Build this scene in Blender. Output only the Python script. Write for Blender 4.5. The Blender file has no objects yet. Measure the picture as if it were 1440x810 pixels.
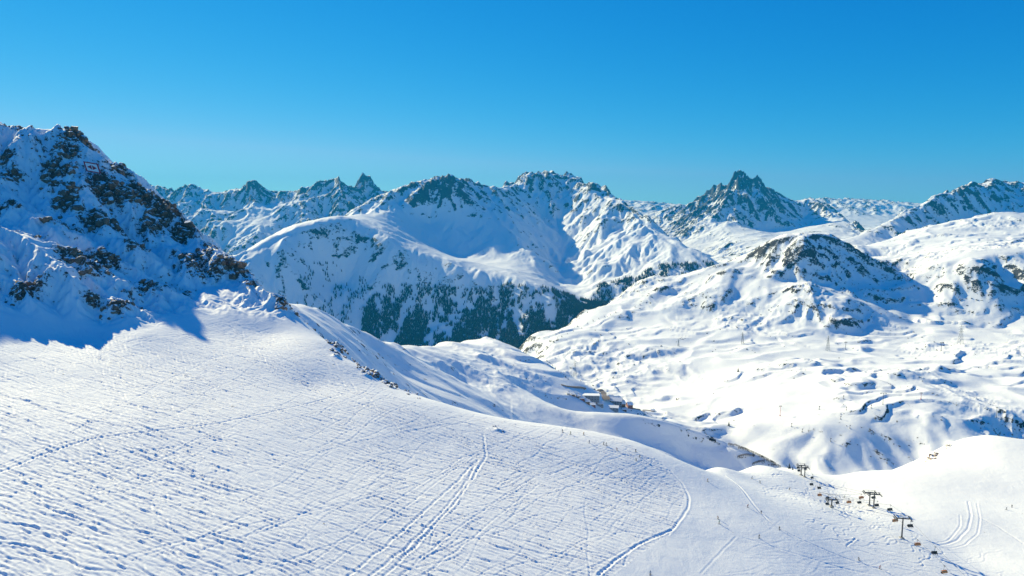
import bpy, math, random
import numpy as np
from mathutils import Vector
R = math.radians
rng = np.random.default_rng(7)
random.seed(7)
sc = bpy.context.scene
C = sc.collection

# ------------------------------------------------------------------ camera
F = 960.0
PITCH = math.atan(105.0/960.0)
cam_d = bpy.data.cameras.new('camera'); cam = bpy.data.objects.new('camera', cam_d); C.objects.link(cam)
cam_d.sensor_width = 36; cam_d.lens = 24; cam_d.clip_start = 1; cam_d.clip_end = 80000
cam.rotation_euler = (math.pi/2-PITCH, 0, 0)
sc.camera = cam

# ------------------------------------------------------------------ sky, sun, exposure
SUN_AZ = -44.0      # degrees from the view direction, negative = left
SUN_EL = 28.0
w = bpy.data.worlds.new('World'); sc.world = w; w.use_nodes = True
nt = w.node_tree; nt.nodes.clear()
out = nt.nodes.new('ShaderNodeOutputWorld'); bg = nt.nodes.new('ShaderNodeBackground')
sky = nt.nodes.new('ShaderNodeTexSky'); sky.sky_type = 'NISHITA'; sky.sun_disc = False
sky.sun_elevation = R(SUN_EL); sky.sun_rotation = R(SUN_AZ)
sky.altitude = 1500; sky.air_density = 1.0; sky.dust_density = 0.0; sky.ozone_density = 3.0
# the deep cyan of the photograph: a gamma per channel on the whole sky
sep = nt.nodes.new('ShaderNodeSeparateColor'); com = nt.nodes.new('ShaderNodeCombineColor')
nt.links.new(sky.outputs[0], sep.inputs[0])
for i, (k, g_, m_) in enumerate(((.1235, 3.0, 8.6), (.1120, .98, 6.2), (.1706, .50, 6.0))):
    a_ = nt.nodes.new('ShaderNodeMath'); a_.operation = 'MULTIPLY'; a_.inputs[1].default_value = k
    b_ = nt.nodes.new('ShaderNodeMath'); b_.operation = 'POWER'; b_.inputs[1].default_value = g_
    c_ = nt.nodes.new('ShaderNodeMath'); c_.operation = 'MULTIPLY'; c_.inputs[1].default_value = m_
    nt.links.new(sep.outputs[i], a_.inputs[0]); nt.links.new(a_.outputs[0], b_.inputs[0]); nt.links.new(b_.outputs[0], c_.inputs[0]); nt.links.new(c_.outputs[0], com.inputs[i])
mn = nt.nodes.new('ShaderNodeMath'); mn.operation = 'MINIMUM'; cap = nt.nodes.new('ShaderNodeMath'); cap.operation = 'MULTIPLY'; cap.inputs[1].default_value = .40
nt.links.new(com.inputs[1].links[0].from_socket, cap.inputs[0]); nt.links.new(cap.outputs[0], mn.inputs[1]); nt.links.new(com.inputs[0].links[0].from_socket, mn.inputs[0]); nt.links.new(mn.outputs[0], com.inputs[0])
bg.inputs['Strength'].default_value = 0.075
nt.links.new(com.outputs[0], bg.inputs['Color'])
nt.links.new(bg.outputs[0], out.inputs['Surface'])
sun_d = bpy.data.lights.new('sun', 'SUN'); sun_d.energy = 5.0; sun_d.angle = R(0.53); sun_d.color = (1.0, 0.90, 0.54)
sun = bpy.data.objects.new('sun', sun_d); C.objects.link(sun)
sdir = Vector((math.sin(R(SUN_AZ))*math.cos(R(SUN_EL)), math.cos(R(SUN_AZ))*math.cos(R(SUN_EL)), math.sin(R(SUN_EL))))
sun.rotation_euler = sdir.to_track_quat('Z', 'Y').to_euler()
sc.view_settings.view_transform = 'Standard'; sc.view_settings.look = 'None'
sc.view_settings.gamma = 1; sc.view_settings.exposure = 0.70
sc.cycles.max_bounces = 6; sc.cycles.diffuse_bounces = 2; sc.cycles.volume_bounces = 0
sc.cycles.transmission_bounces = 2; sc.cycles.transparent_max_bounces = 4

# ------------------------------------------------------------------ survey: pixel + ground distance -> point
cp, sp = math.cos(PITCH), math.sin(PITCH)
def ray(u, v):
    a = (u-720.0)/F; b = (405.0-v)/F
    y = cp + b*sp; z = -sp + b*cp
    return a/y, z/y
def P(u, v, Y):
    a, b = ray(u, v)
    return (a*Y, Y, b*Y)

# ------------------------------------------------------------------ numpy noise
_perm = {}
def table(seed):
    if seed not in _perm:
        r = np.random.default_rng(seed)
        p = r.permutation(1024).astype(np.int32)
        a = r.uniform(0, 2*math.pi, 1024)
        _perm[seed] = (np.concatenate([p, p]), np.cos(a).astype(np.float32), np.sin(a).astype(np.float32),
                       r.random(1024).astype(np.float32), r.random(1024).astype(np.float32))
    return _perm[seed]
def perlin(x, y, seed=0):
    p, gc, gs, _, _ = table(seed)
    xi = np.floor(x).astype(np.int32); yi = np.floor(y).astype(np.int32)
    fx = (x-xi).astype(np.float32); fy = (y-yi).astype(np.float32)
    ux = fx*fx*fx*(fx*(fx*6-15)+10); uy = fy*fy*fy*(fy*(fy*6-15)+10)
    def g(ix, iy, dx, dy):
        h = p[(p[ix & 1023] + iy) & 1023]
        return gc[h]*dx + gs[h]*dy
    a = g(xi, yi, fx, fy); b = g(xi+1, yi, fx-1, fy)
    c = g(xi, yi+1, fx, fy-1); d = g(xi+1, yi+1, fx-1, fy-1)
    return ((a+(b-a)*ux) + ((c+(d-c)*ux)-(a+(b-a)*ux))*uy)*1.5
def fbm(x, y, scale, octs, seed=0, gain=0.5):
    r = 0; a = 1.0; f = 1.0/scale
    for o in range(octs):
        r = r + a*perlin(x*f+o*17.3, y*f-o*9.1, seed+o); a *= gain; f *= 2.03
    return r
def ridged(x, y, scale, octs, seed=0, gain=0.5):
    r = 0; a = 1.0; f = 1.0/scale; prev = 1.0
    for o in range(octs):
        n = 1-np.abs(perlin(x*f+o*7.7, y*f+o*3.1, seed+o)); n = n*n
        r = r + a*n*prev; prev = np.clip(n, 0, 1); a *= gain; f *= 2.07
    return r
def sstep(a, b, x):
    t = np.clip((x-a)/(b-a), 0, 1); return t*t*(3-2*t)
def erode(x, y, gx, gy, scale, amp, octs, seed=0, gain=0.5, steer=1.0, smin=0.05, smax=0.6):
    """gullies and ribs that run down the slope and branch"""
    h = np.zeros_like(x, dtype=np.float32)
    gx = gx.astype(np.float32).copy(); gy = gy.astype(np.float32).copy()
    a = amp; f = 1.0/scale
    for o in range(octs):
        p, _, _, r1, r2 = table(seed+o)
        sl = np.sqrt(gx*gx+gy*gy)+1e-6
        sx = -gy/sl; sy = gx/sl
        px = x*f; py = y*f
        xi = np.floor(px).astype(np.int32); yi = np.floor(py).astype(np.int32)
        fx = (px-xi).astype(np.float32); fy = (py-yi).astype(np.float32)
        cs = 0; sn = 0; ws = 1e-6
        for i in (-1, 0, 1):
            for j in (-1, 0, 1):
                hh = p[(p[(xi+i) & 1023]+yi+j) & 1023]
                vx = fx-i-r1[hh]; vy = fy-j-r2[hh]
                ww = np.maximum(np.exp(-(vx*vx+vy*vy)*2.0)-0.011, 0)
                ph = (vx*sx+vy*sy)*(2*math.pi*1.0)
                cs = cs+np.cos(ph)*ww; sn = sn+np.sin(ph)*ww; ws = ws+ww
        cs = cs/ws; sn = sn/ws
        m = np.sqrt(cs*cs+sn*sn)+1e-4; q = np.minimum(1.0/m, 1.8); cs = cs*q; sn = sn*q
        fade = sstep(smin, smax, sl)
        h += a*cs*fade
        k = a*f*2*math.pi*fade*steer
        gx = gx - sn*k*sx; gy = gy - sn*k*sy
        a *= gain; f *= 1.95
    return h

# ------------------------------------------------------------------ base surfaces through surveyed points
class Base:
    def __init__(self, pts, x0, x1, y0, y1, cell, kernel='lin', smooth=0, lam=0.0):
        pts = np.array(pts, dtype=np.float64); S = (y1-y0)
        A = pts[:, :2]/S; z = pts[:, 2]; n = len(A)
        def phi(r):
            if kernel == 'lin': return r
            if kernel == 'mid': return r**1.5
            return np.where(r > 1e-9, r*r*np.log(r+1e-12), 0)
        D = np.sqrt(((A[:, None]-A[None])**2).sum(-1))
        K = np.zeros((n+3, n+3)); K[:n, :n] = phi(D)+np.eye(n)*lam*(-1 if kernel == 'lin' else 1)
        K[:n, n] = 1; K[:n, n+1:] = A; K[n, :n] = 1; K[n+1:, :n] = A.T
        c = np.linalg.solve(K, np.concatenate([z, [0, 0, 0]]))
        self.x0, self.y0, self.cell = x0, y0, cell
        nx = int((x1-x0)/cell)+2; ny = int((y1-y0)/cell)+2
        gx = x0+np.arange(nx)*cell; gy = y0+np.arange(ny)*cell
        X, Y = np.meshgrid(gx, gy)
        Z = np.zeros(X.size); q = np.stack([X.ravel(), Y.ravel()], 1)/S
        for i in range(0, len(q), 4000):
            b = q[i:i+4000]
            d = np.sqrt(((b[:, None]-A[None])**2).sum(-1))
            Z[i:i+4000] = phi(d)@c[:n]+c[n]+b@c[n+1:]
        self.Z = Z.reshape(X.shape)
        for _ in range(smooth):
            p = np.pad(self.Z, 1, mode='edge')
            self.Z = (p[1:-1, 1:-1]*4+(p[:-2, 1:-1]+p[2:, 1:-1]+p[1:-1, :-2]+p[1:-1, 2:])*2+p[:-2, :-2]+p[2:, 2:]+p[:-2, 2:]+p[2:, :-2])/16
        self.GY, self.GX = np.gradient(self.Z, cell)
    def _s(self, A, x, y):
        fx = np.clip((x-self.x0)/self.cell, 1, A.shape[1]-3.001); fy = np.clip((y-self.y0)/self.cell, 1, A.shape[0]-3.001)
        i = fx.astype(np.int32); j = fy.astype(np.int32); a = fx-i; b = fy-j
        def wts(t): return (-.5*t+t*t-.5*t**3, 1-2.5*t*t+1.5*t**3, .5*t+2*t*t-1.5*t**3, -.5*t*t+.5*t**3)
        wa = wts(a); wb = wts(b); r = 0
        for k in range(4):
            row = 0
            for l in range(4): row = row+wa[l]*A[j-1+k, i-1+l]
            r = r+wb[k]*row
        return r
    def h(self, x, y): return self._s(self.Z, x, y)
    def g(self, x, y): return self._s(self.GX, x, y), self._s(self.GY, x, y)

def poly(*nodes, n=4):
    o = []
    for a, b in zip(nodes[:-1], nodes[1:]):
        for k in range(n):
            t = k/n; o.append(P(*(a[i]+(b[i]-a[i])*t for i in range(3))))
    o.append(P(*nodes[-1])); return o
def back(nodes, steps):
    o = []
    for u, v, Y in nodes:
        a, b = ray(u, v)
        for k, dz in steps: o.append((a*Y*k, Y*k, b*Y*k-dz if k < 3 else dz))
    return o

# ------------------------------------------------------------------ materials
def newmat(name):
    m = bpy.data.materials.new(name); m.use_nodes = True
    n = m.node_tree.nodes; return m, m.node_tree, n['Principled BSDF']
def N(nt, t, **k):
    n = nt.nodes.new(t)
    for a, b in k.items():
        if a in n.inputs: n.inputs[a].default_value = b
        else: setattr(n, a, b)
    return n
def mth(nt, op, a, b=None, c=None, clamp=False):
    n = nt.nodes.new('ShaderNodeMath'); n.operation = op; n.use_clamp = clamp
    for i, q in enumerate((a, b, c)):
        if q is None: continue
        if isinstance(q, (int, float)): n.inputs[i].default_value = q
        else: nt.links.new(q, n.inputs[i])
    return n.outputs[0]
def mixc(nt, f, a, b):
    n = nt.nodes.new('ShaderNodeMix'); n.data_type = 'RGBA'
    if isinstance(f, (int, float)): n.inputs[0].default_value = f
    else: nt.links.new(f, n.inputs[0])
    for i, q in ((6, a), (7, b)):
        if isinstance(q, tuple): n.inputs[i].default_value = (*q, 1)
        else: nt.links.new(q, n.inputs[i])
    return n.outputs[2]
def noise(nt, co, scale, detail=5, rough=.6, dist=0.0):
    n = N(nt, 'ShaderNodeTexNoise'); n.inputs['Scale'].default_value = scale; n.inputs['Detail'].default_value = detail
    n.inputs['Roughness'].default_value = rough; n.inputs['Distortion'].default_value = dist
    nt.links.new(co, n.inputs['Vector']); return n.outputs[0]
def terrain_mat(name, rock_a, rock_b, S, soft=.06, bump=1.0, snow=(.90, .90, .89), rockbump=1.0, snowbump=.25):
    """snow over rock: S = size in metres of the finest rock patches"""
    m, nt, bs = newmat(name)
    tc = N(nt, 'ShaderNodeTexCoord'); co = tc.outputs['Object']
    at = N(nt, 'ShaderNodeAttribute'); at.attribute_name = 'rock'
    n1 = noise(nt, co, 1.0/(S*4), 8, .68); n2 = noise(nt, co, 1.0/S, 6, .7)
    v = mth(nt, 'ADD', at.outputs['Fac'], mth(nt, 'MULTIPLY', mth(nt, 'SUBTRACT', n1, .5), 1.9))
    v = mth(nt, 'ADD', v, mth(nt, 'MULTIPLY', mth(nt, 'SUBTRACT', n2, .5), .7))
    mr = N(nt, 'ShaderNodeMapRange'); mr.interpolation_type = 'SMOOTHSTEP'
    mr.inputs[1].default_value = .5-soft; mr.inputs[2].default_value = .5+soft; nt.links.new(v, mr.inputs[0])
    mask = mr.outputs[0]
    n3 = noise(nt, co, 1.0/(S*1.7), 6, .7)
    rc = mixc(nt, mth(nt, 'MULTIPLY', mth(nt, 'SUBTRACT', n3, .35), 3.0, clamp=True), rock_a, rock_b)
    n4 = noise(nt, co, 1.0/(S*30), 3, .5)
    scol = mixc(nt, n4, snow, tuple(c*.95 for c in snow))
    nt.links.new(mixc(nt, mask, scol, rc), bs.inputs['Base Color'])
    bs.inputs['Roughness'].default_value = .75
    bs.inputs['Specular IOR Level'].default_value = .25
    b = N(nt, 'ShaderNodeBump'); b.inputs['Distance'].default_value = S*bump
    n5 = noise(nt, co, 1.0/(S*6), 7, .62, .4)
    hh = mth(nt, 'ADD', mth(nt, 'MULTIPLY', n5, snowbump*3), mth(nt, 'MULTIPLY', mth(nt, 'MULTIPLY', n2, mask), rockbump))
    nt.links.new(hh, b.inputs['Height']); nt.links.new(b.outputs[0], bs.inputs['Normal'])
    return m
def flat(name, col, rough=.5, metal=0.0, var=.12, scale=3.0):
    m, nt, bs = newmat(name)
    tc = N(nt, 'ShaderNodeTexCoord'); nz = noise(nt, tc.outputs['Object'], scale, 4, .6)
    nt.links.new(mixc(nt, nz, tuple(min(1, c*(1+var)) for c in col), tuple(c*(1-var) for c in col)), bs.inputs['Base Color'])
    bs.inputs['Roughness'].default_value = rough; bs.inputs['Metallic'].default_value = metal
    return m

# ------------------------------------------------------------------ terrain meshes: fans that get coarser with distance
def grid_mesh(name, X, Y, Z, mat, attrs=None):
    ny, nx = X.shape
    co = np.stack([X, Y, Z], -1).reshape(-1, 3).astype(np.float32)
    idx = np.arange(nx*ny, dtype=np.int32).reshape(ny, nx)
    q = np.stack([idx[:-1, :-1], idx[:-1, 1:], idx[1:, 1:], idx[1:, :-1]], -1).reshape(-1)
    me = bpy.data.meshes.new(name)
    me.vertices.add(nx*ny); me.vertices.foreach_set('co', co.ravel())
    nf = len(q)//4
    me.loops.add(nf*4); me.loops.foreach_set('vertex_index', q)
    me.polygons.add(nf); me.polygons.foreach_set('loop_start', np.arange(nf, dtype=np.int32)*4)
    me.polygons.foreach_set('use_smooth', np.ones(nf, dtype=bool))
    me.update(calc_edges=True)
    for k, a in (attrs or {}).items():
        at = me.attributes.new(k, 'FLOAT', 'POINT'); at.data.foreach_set('value', a.ravel().astype(np.float32))
    me.materials.append(mat)
    o = bpy.data.objects.new(name, me); C.objects.link(o); o['kind'] = 'structure'
    return o
def fan(s0, s1, ns, ys):
    S, Y = np.meshgrid(np.linspace(s0, s1, ns), ys); return S*Y, Y
def slope_of(X, Y, Z):
    """surface gradient of a warped grid"""
    Xu = np.gradient(X, axis=1); Zu = np.gradient(Z, axis=1)
    Xv = np.gradient(X, axis=0); Yv = np.gradient(Y, axis=0); Zv = np.gradient(Z, axis=0)
    zx = Zu/Xu; zy = (Zv-zx*Xv)/Yv
    return zx, zy
def logs(a, b, n): return np.exp(np.linspace(math.log(a), math.log(b), n))
def convex(Z, r):
    A = np.pad(Z, r, mode='edge')
    c = np.cumsum(np.cumsum(np.pad(A, ((1, 0), (1, 0))), 0), 1); k = 2*r+1
    return Z-(c[k:, k:]-c[:-k, k:]-c[k:, :-k]+c[:-k, :-k])/k/k
def hit(u, v, hf, y0, y1, n=1500):
    a, b = ray(u, v); Y = logs(y0, y1, n); H = hf(a*Y, Y)
    k = np.argmax(H > b*Y)
    if not (H > b*Y).any(): return None
    y = Y[k]; return (a*y, y, float(H[k]))

Q = 1.0    # mesh density
# ================================================================== NEAR SLOPE
GX0, GY0 = -.20, .08
ax, ay, az = P(600, 700, 300)
def onplane(u, v):
    a, b = ray(u, v)
    y = (az-GX0*ax-GY0*ay)/(b-GX0*a-GY0); return (a*y, y, b*y)
near = [onplane(u, v) for u, v in [(-60, 900), (0, 810), (150, 810), (300, 810), (450, 810), (600, 810), (750, 810), (850, 800),
        (0, 700), (0, 600), (0, 500), (150, 600), (150, 700), (300, 700), (300, 600), (300, 520), (450, 700), (450, 600), (450, 540),
        (600, 700), (600, 620), (700, 700), (700, 640), (800, 720), (780, 660), (860, 680), (900, 740), (-100, 520), (-80, 650), (200, 900), (500, 900), (800, 900)]]
near += [onplane(u, v) for u, v in [(930, 800), (950, 730), (935, 680)]]
near += [tuple(q*1.006 for q in onplane(u, v)) for u, v in [(1000, 700), (1050, 740), (1000, 770), (1080, 800), (1000, 900)]]
near += [P(*q) for q in [(1200, 805, 318), (1150, 760, 340), (1268, 757, 372), (1180, 735, 375), (1230, 715, 430), (1150, 710, 400), (1090, 690, 418), (1040, 672, 425), (1120, 668, 495), (1300, 900, 270), (1600, 900, 290),
        (1440, 805, 352), (1350, 780, 372), (1400, 740, 415), (1440, 700, 470), (1330, 720, 430), (1280, 700, 455), (1180, 690, 475), (1340, 690, 480), (1380, 650, 530), (1600, 780, 380), (1600, 680, 490),
        (1310, 655, 530), (1240, 680, 490), (1185, 715, 425)]]
crestA = [(u, v, onplane(u, v)[1]) for u, v in [(440, 462), (480, 490), (520, 520), (550, 545), (620, 566), (700, 587), (760, 595), (830, 605), (900, 622), (960, 650)]]+[(1010, 655, 440), (1060, 655, 500), (1100, 657, 550), (1135, 673, 555), (1160, 686, 550), (1180, 670, 540)]
crestB = [(1200, 665, 545), (1240, 664, 550), (1270, 662, 560), (1310, 640, 575), (1345, 620, 580), (1385, 612, 580), (1440, 618, 590), (1500, 625, 600), (1650, 620, 600)]
ridge = [(-420, 50, 620), (-300, 55, 640), (-200, 80, 660), (-100, 112, 670), (-40, 165, 680), (0, 175, 680), (50, 182, 680), (100, 182, 680), (130, 205, 685), (160, 232, 685), (205, 262, 685), (250, 305, 665), (300, 345, 635), (350, 385, 595), (400, 430, 538)]
near += [P(*q) for q in crestA+crestB] + poly(*ridge, n=3)
near += back(crestA[:1]+crestA[2:], [(1.12, 12), (1.35, 75), (1.8, 260), (2.3, 420)]) + back(crestB, [(1.15, 10), (1.4, 90), (1.9, 260), (2.3, 400)])
near += back(ridge[::2], [(1.12, 40), (1.4, 170), (1.9, 330), (2.4, 500)])
# rock face between ridge and slope
near += [P(*q) for q in [(0, 430, 417), (-150, 440, 370), (100, 470, 420), (200, 470, 430), (300, 470, 460), (380, 470, 480), (0, 330, 490), (0, 250, 600), (90, 330, 530), (60, 390, 455), (150, 300, 600), (150, 390, 490), (230, 340, 605), (240, 420, 502), (300, 400, 556), (-150, 300, 480)]]
nb = Base(near, -820, 720, 100, 1400, 4.0, 'mid', 1, 1e-5)

# where rock shows: centre pixel, half width, half height (px), strength
ROCK = [(105, 195, 14, 14, 1), (122, 205, 12, 10, .9), (85, 240, 14, 14, 1), (100, 215, 16, 8, .8), (10, 255, 12, 14, .8), (8, 225, 10, 14, .7), (22, 180, 26, 6, .6), (20, 250, 8, 6, .8),
  (92, 280, 16, 16, 1), (75, 230, 10, 14, .7), (150, 262, 26, 20, 1.1), (165, 240, 12, 12, 1), (180, 272, 16, 24, 1.1), (200, 280, 12, 18, 1), (140, 315, 22, 18, 1.1), (92, 318, 15, 14, 1), (165, 330, 14, 10, .6),
  (10, 295, 14, 14, .9), (50, 330, 7, 10, .8), (105, 360, 20, 18, 1), (130, 380, 16, 14, .9), (150, 365, 16, 14, 1), (190, 355, 18, 12, .8), (215, 325, 14, 18, .8), (235, 300, 16, 16, 1.1), (262, 330, 16, 16, 1.1), (280, 360, 14, 16, 1), (270, 375, 14, 20, .9),
  (300, 350, 10, 14, 1), (320, 375, 14, 10, 1.1), (340, 385, 12, 10, 1.0), (305, 385, 8, 8, .7), (370, 405, 14, 8, 1), (385, 415, 10, 12, 1.1), (396, 430, 7, 10, 1.1), (350, 400, 10, 8, .9), (38, 405, 12, 26, .8), (180, 412, 8, 6, .7), (205, 405, 14, 14, .8), (240, 400, 10, 10, .5), (168, 435, 12, 22, .9), (130, 425, 10, 8, .6), (200, 430, 10, 10, .7), (262, 410, 8, 8, .7),
  (60, 205, 30, 12, .35), (75, 260, 16, 14, .5), (220, 300, 16, 10, .9), (130, 235, 10, 8, .4), (290, 395, 10, 12, .6), (250, 360, 10, 10, .5),
  (425, 445, 8, 3, .8), (465, 468, 6, 6, .9), (478, 490, 6, 12, 1), (505, 495, 10, 6, .9), (520, 510, 8, 8, 1.1), (533, 522, 7, 8, 1.1), (544, 533, 6, 9, 1.2), (528, 528, 8, 6, .7), (515, 528, 6, 4, .6), (474, 502, 4, 6, .8), (575, 553, 12, 3, .5), (700, 605, 9, 4, .35), (1310, 643, 5, 5, 1.0), (1334, 628, 3, 3, .8), (940, 605, 1, 1, 0)]
def base_near(x, y): return nb.h(x, y)
rock_w = []
for u, v, a, b, s in ROCK:
    h_ = hit(u, v, base_near, 150, 850)
    if h_ is None: h_ = P(u, v+6, 600)
    k = h_[1]/F
    rock_w.append((h_[0], h_[1], a*k, b*k, s))
# tracks: grooves and little berms pressed in the snow, rasterised on a half-metre height map
TX0, TX1, TY0, TY1, TC = -400., 430., 160., 640., .42
tnx, tny = int((TX1-TX0)/TC), int((TY1-TY0)/TC)
acc = np.zeros(tnx*tny)
gxs, gys = nb.GX, nb.GY
def splat(x, y, amp):
    fx = (x-TX0)/TC; fy = (y-TY0)/TC
    i = np.floor(fx).astype(int); j = np.floor(fy).astype(int)
    ok = (i > 1) & (i < tnx-2) & (j > 1) & (j < tny-2)
    i, j, a, b, m = i[ok], j[ok], (fx-i)[ok], (fy-j)[ok], np.broadcast_to(amp, x.shape)[ok]
    for di, wa in ((0, 1-a), (1, a)):
        for dj, wb in ((0, 1-b), (1, b)):
            np.add.at(acc, (j+dj)*tnx+i+di, wa*wb*m)
def tracks(n, xr, yr, lr, weave, wlr, amp, ang=0.0, spread=.25, region=None):
    lead = 1.0 if region is slope_region else 0.0
    """n ski tracks side by side, all marched down the fall line together"""
    x = rng.uniform(*xr, n); y = rng.uniform(*yr, n)
    if region is not None:
        for _ in range(8):
            bad = ~region(x, y); x[bad] = rng.uniform(*xr, bad.sum()); y[bad] = rng.uniform(*yr, bad.sum())
        ok = region(x, y); x = x[ok]; y = y[ok]; n = len(x)
    L = rng.uniform(*lr, n); wl = rng.uniform(*wlr, n); ph = rng.uniform(0, 6.28, n); wv = weave*rng.uniform(.4, 1.3, n)
    off = ang+rng.normal(0, spread, n); am = amp*rng.uniform(.4, 1.3, n)
    st = .42; t = 0.0
    while t < L.max():
        gx, gy = nb.g(x, y); g = np.sqrt(gx*gx+gy*gy)+1e-6
        dx, dy = -gx/g*.4+lead*.56, -gy/g*.4-lead*.22; q_ = np.hypot(dx, dy)+1e-6; dx, dy = dx/q_, dy/q_
        a = off+wv*np.sin(t/wl*6.283+ph)
        ca, sa = np.cos(a), np.sin(a)
        vx, vy = dx*ca-dy*sa, dx*sa+dy*ca
        x = x+vx*st; y = y+vy*st
        e = np.where(t < L, 1, 0)*np.clip(np.minimum(t, L-t)/4, 0, 1)*(.55+.45*np.abs(np.cos(t/wl*6.283+ph)))
        if region is slope_region: e = e*region(x, y)
        splat(x, y, -am*e); splat(x-vy*.85, y+vx*.85, am*e*.65)
        t += st
def px(x, y, z):   # a ground point back to photo pixels, for regions of the slope
    cy = y*cp-z*sp; cz = y*sp+z*cp
    return 720+F*x/cy, 405-F*cz/cy
def slope_region(x, y):
    u, v = px(x, y, nb.h(x, y))
    piste = 840+ (v-620)*.55
    edge = np.interp(v, [600, 650, 690, 740, 810], [840, 930, 965, 950, 860])
    up = np.interp(u, [0, 200, 300, 450, 560, 700], [430, 470, 440, 480, 560, 590])
    return (u < edge) & (v > up)
tracks(5200, (-380, 150), (170, 560), (14, 55), .36, (12, 26), .28, .02, .14, slope_region)
tracks(1500, (-380, 150), (170, 560), (40, 160), .3, (14, 30), .25, -.02, .16, slope_region)
tracks(280, (-340, 60), (180, 480), (40, 140), .2, (30, 60), .16, 1.3, .22, slope_region)
def right_region(x, y):
    u, v = px(x, y, nb.h(x, y)); c = np.interp(v, [650, 700, 760, 810], [1010, 1070, 1150, 1300])
    return (u > c) & (u < c+110) & (v < 800)
tracks(260, (60, 260), (300, 520), (15, 60), .5, (10, 25), .25, .3, .4, right_region)
def fork_region(x, y):
    u, v = px(x, y, nb.h(x, y)); return (v > 752) & (u > 985+(810-v)*.8) & (u < 1050+(v-752)*2.6)
tracks(150, (40, 220), (260, 390), (25, 70), .15, (20, 40), .08, .5, .5, fork_region)
def named(pts, amp, width=1, wob=.35):
    """one long traverse or lane through surveyed pixels"""
    amp *= .6
    w_ = [hit(u, v, base_near, 150, 850) for u, v in pts]; w_ = np.array([q for q in w_ if q])[:, :2]
    d = np.concatenate([[0], np.cumsum(np.hypot(*np.diff(w_, axis=0).T))]); t = np.arange(0, d[-1], .35)
    x = np.interp(t, d, w_[:, 0]); y = np.interp(t, d, w_[:, 1])
    k = np.ones(25)/25; 
    if len(t) > 60:
        x[12:-12] = np.convolve(x, k, 'valid'); y[12:-12] = np.convolve(y, k, 'valid')
    x = x+wob*perlin(t/7, t*0+3.3, 5); y = y+wob*perlin(t/7, t*0+8.3, 6)
    dx, dy = np.gradient(x), np.gradient(y); l = np.hypot(dx, dy)+1e-6
    for q in range(width): splat(x-dy/l*.45*q, y+dx/l*.45*q, -amp*np.ones_like(x))
    splat(x+dy/l*.8, y-dx/l*.8, amp*.8*np.ones_like(x)); splat(x-dy/l*(.45*width+.5), y+dx/l*(.45*width+.5), amp*.6*np.ones_like(x))
named([(0, 665), (60, 640), (130, 617), (300, 598), (430, 570), (480, 556)], .35, 2)
named([(0, 655), (70, 628), (150, 610), (320, 590), (430, 568)], .3, 1)
named([(520, 810), (570, 770), (620, 722), (655, 680), (672, 645)], .28, 2, .6)
named([(490, 810), (545, 765), (600, 715), (640, 680), (668, 648)], .28, 2, .6)
named([(540, 810), (600, 752), (645, 700), (665, 672), (684, 640), (680, 610)], .28, 2, .6)
named([(455, 800), (520, 750), (580, 705), (630, 665), (664, 640)], .2, 1, .6)
named([(440, 790), (560, 700), (640, 650)], .2, 1, .6)
named([(590, 810), (660, 760), (700, 725), (760, 680)], .2, 1, .6)
named([(560, 810), (640, 745), (720, 690), (750, 672)], .25, 1, .6)
named([(300, 460), (350, 472), (400, 485), (430, 482)], .3, 1)
named([(180, 480), (260, 470), (420, 478)], .3, 2)
named([(120, 470), (240, 476), (330, 480), (430, 483)], .3, 1)
named([(842, 810), (872, 785), (900, 765), (930, 752), (945, 745)], .5, 2, .2)
named([(940, 752), (955, 735), (968, 715), (970, 700), (960, 680), (942, 662)], .3, 2, .2)
named([(1018, 668), (1040, 685), (1060, 712), (1082, 735), (1110, 752), (1150, 770), (1200, 790), (1250, 805)], .4, 2, .2)
named([(1045, 757), (1100, 775), (1170, 797), (1220, 808)], .2, 2, .2)
named([(1035, 755), (1010, 780), (985, 808)], .15, 1, .2)
named([(1320, 768), (1345, 762), (1362, 745), (1366, 725), (1362, 705)], .3, 2, .2)
named([(1325, 772), (1355, 768), (1375, 752), (1378, 730), (1374, 708)], .3, 1, .2)
named([(1300, 765), (1335, 760), (1350, 742), (1350, 725)], .3, 1, .2)
named([(1200, 760), (1260, 767), (1330, 785), (1439, 805)], .25, 1, .2)
named([(1290, 680), (1340, 690), (1400, 706), (1439, 716)], .25, 2, .3)
named([(1355, 718), (1400, 740), (1439, 765)], .35, 3, .3)
named([(1150, 745), (1190, 762), (1205, 757), (1190, 768)], .3, 1, .3)
T = acc.reshape(tny, tnx)
T = .8*np.tanh(T/.8)
gx_, gy_ = np.meshgrid(TX0+np.arange(tnx)*TC, TY0+np.arange(tny)*TC)
T = T*(.8+.3*sstep(-.45, .45, fbm(gx_+gy_*.6, gy_*.5, 55., 3, 333)))
del gx_, gy_
def track_h(x, y):
    fx = np.clip((x-TX0)/TC, 0, tnx-1.001); fy = np.clip((y-TY0)/TC, 0, tny-1.001)
    i = fx.astype(int); j = fy.astype(int); a = fx-i; b = fy-j
    r = (T[j, i]*(1-a)+T[j, i+1]*a)*(1-b)+(T[j+1, i]*(1-a)+T[j+1, i+1]*a)*b
    return r*((x > TX0) & (x < TX1) & (y > TY0) & (y < TY1))
def rockiness(x, y):
    r = np.zeros_like(x)
    for cx, cy, a, b, s in rock_w:
        d = ((x-cx)/(a*1.0))**2+((y-cy)/(b*1.1))**2
        r = np.maximum(r, s*np.exp(-d*.7))
    return r
def face_mask(x, y, h):
    """1 on the steep rocky face, 0 on the ski slope"""
    u, v = px(x, y, h)
    low = np.interp(u, [-400, 0, 90, 200, 300, 400, 460], [420, 430, 440, 455, 430, 440, 400])
    return sstep(18, -25, v-low)
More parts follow.
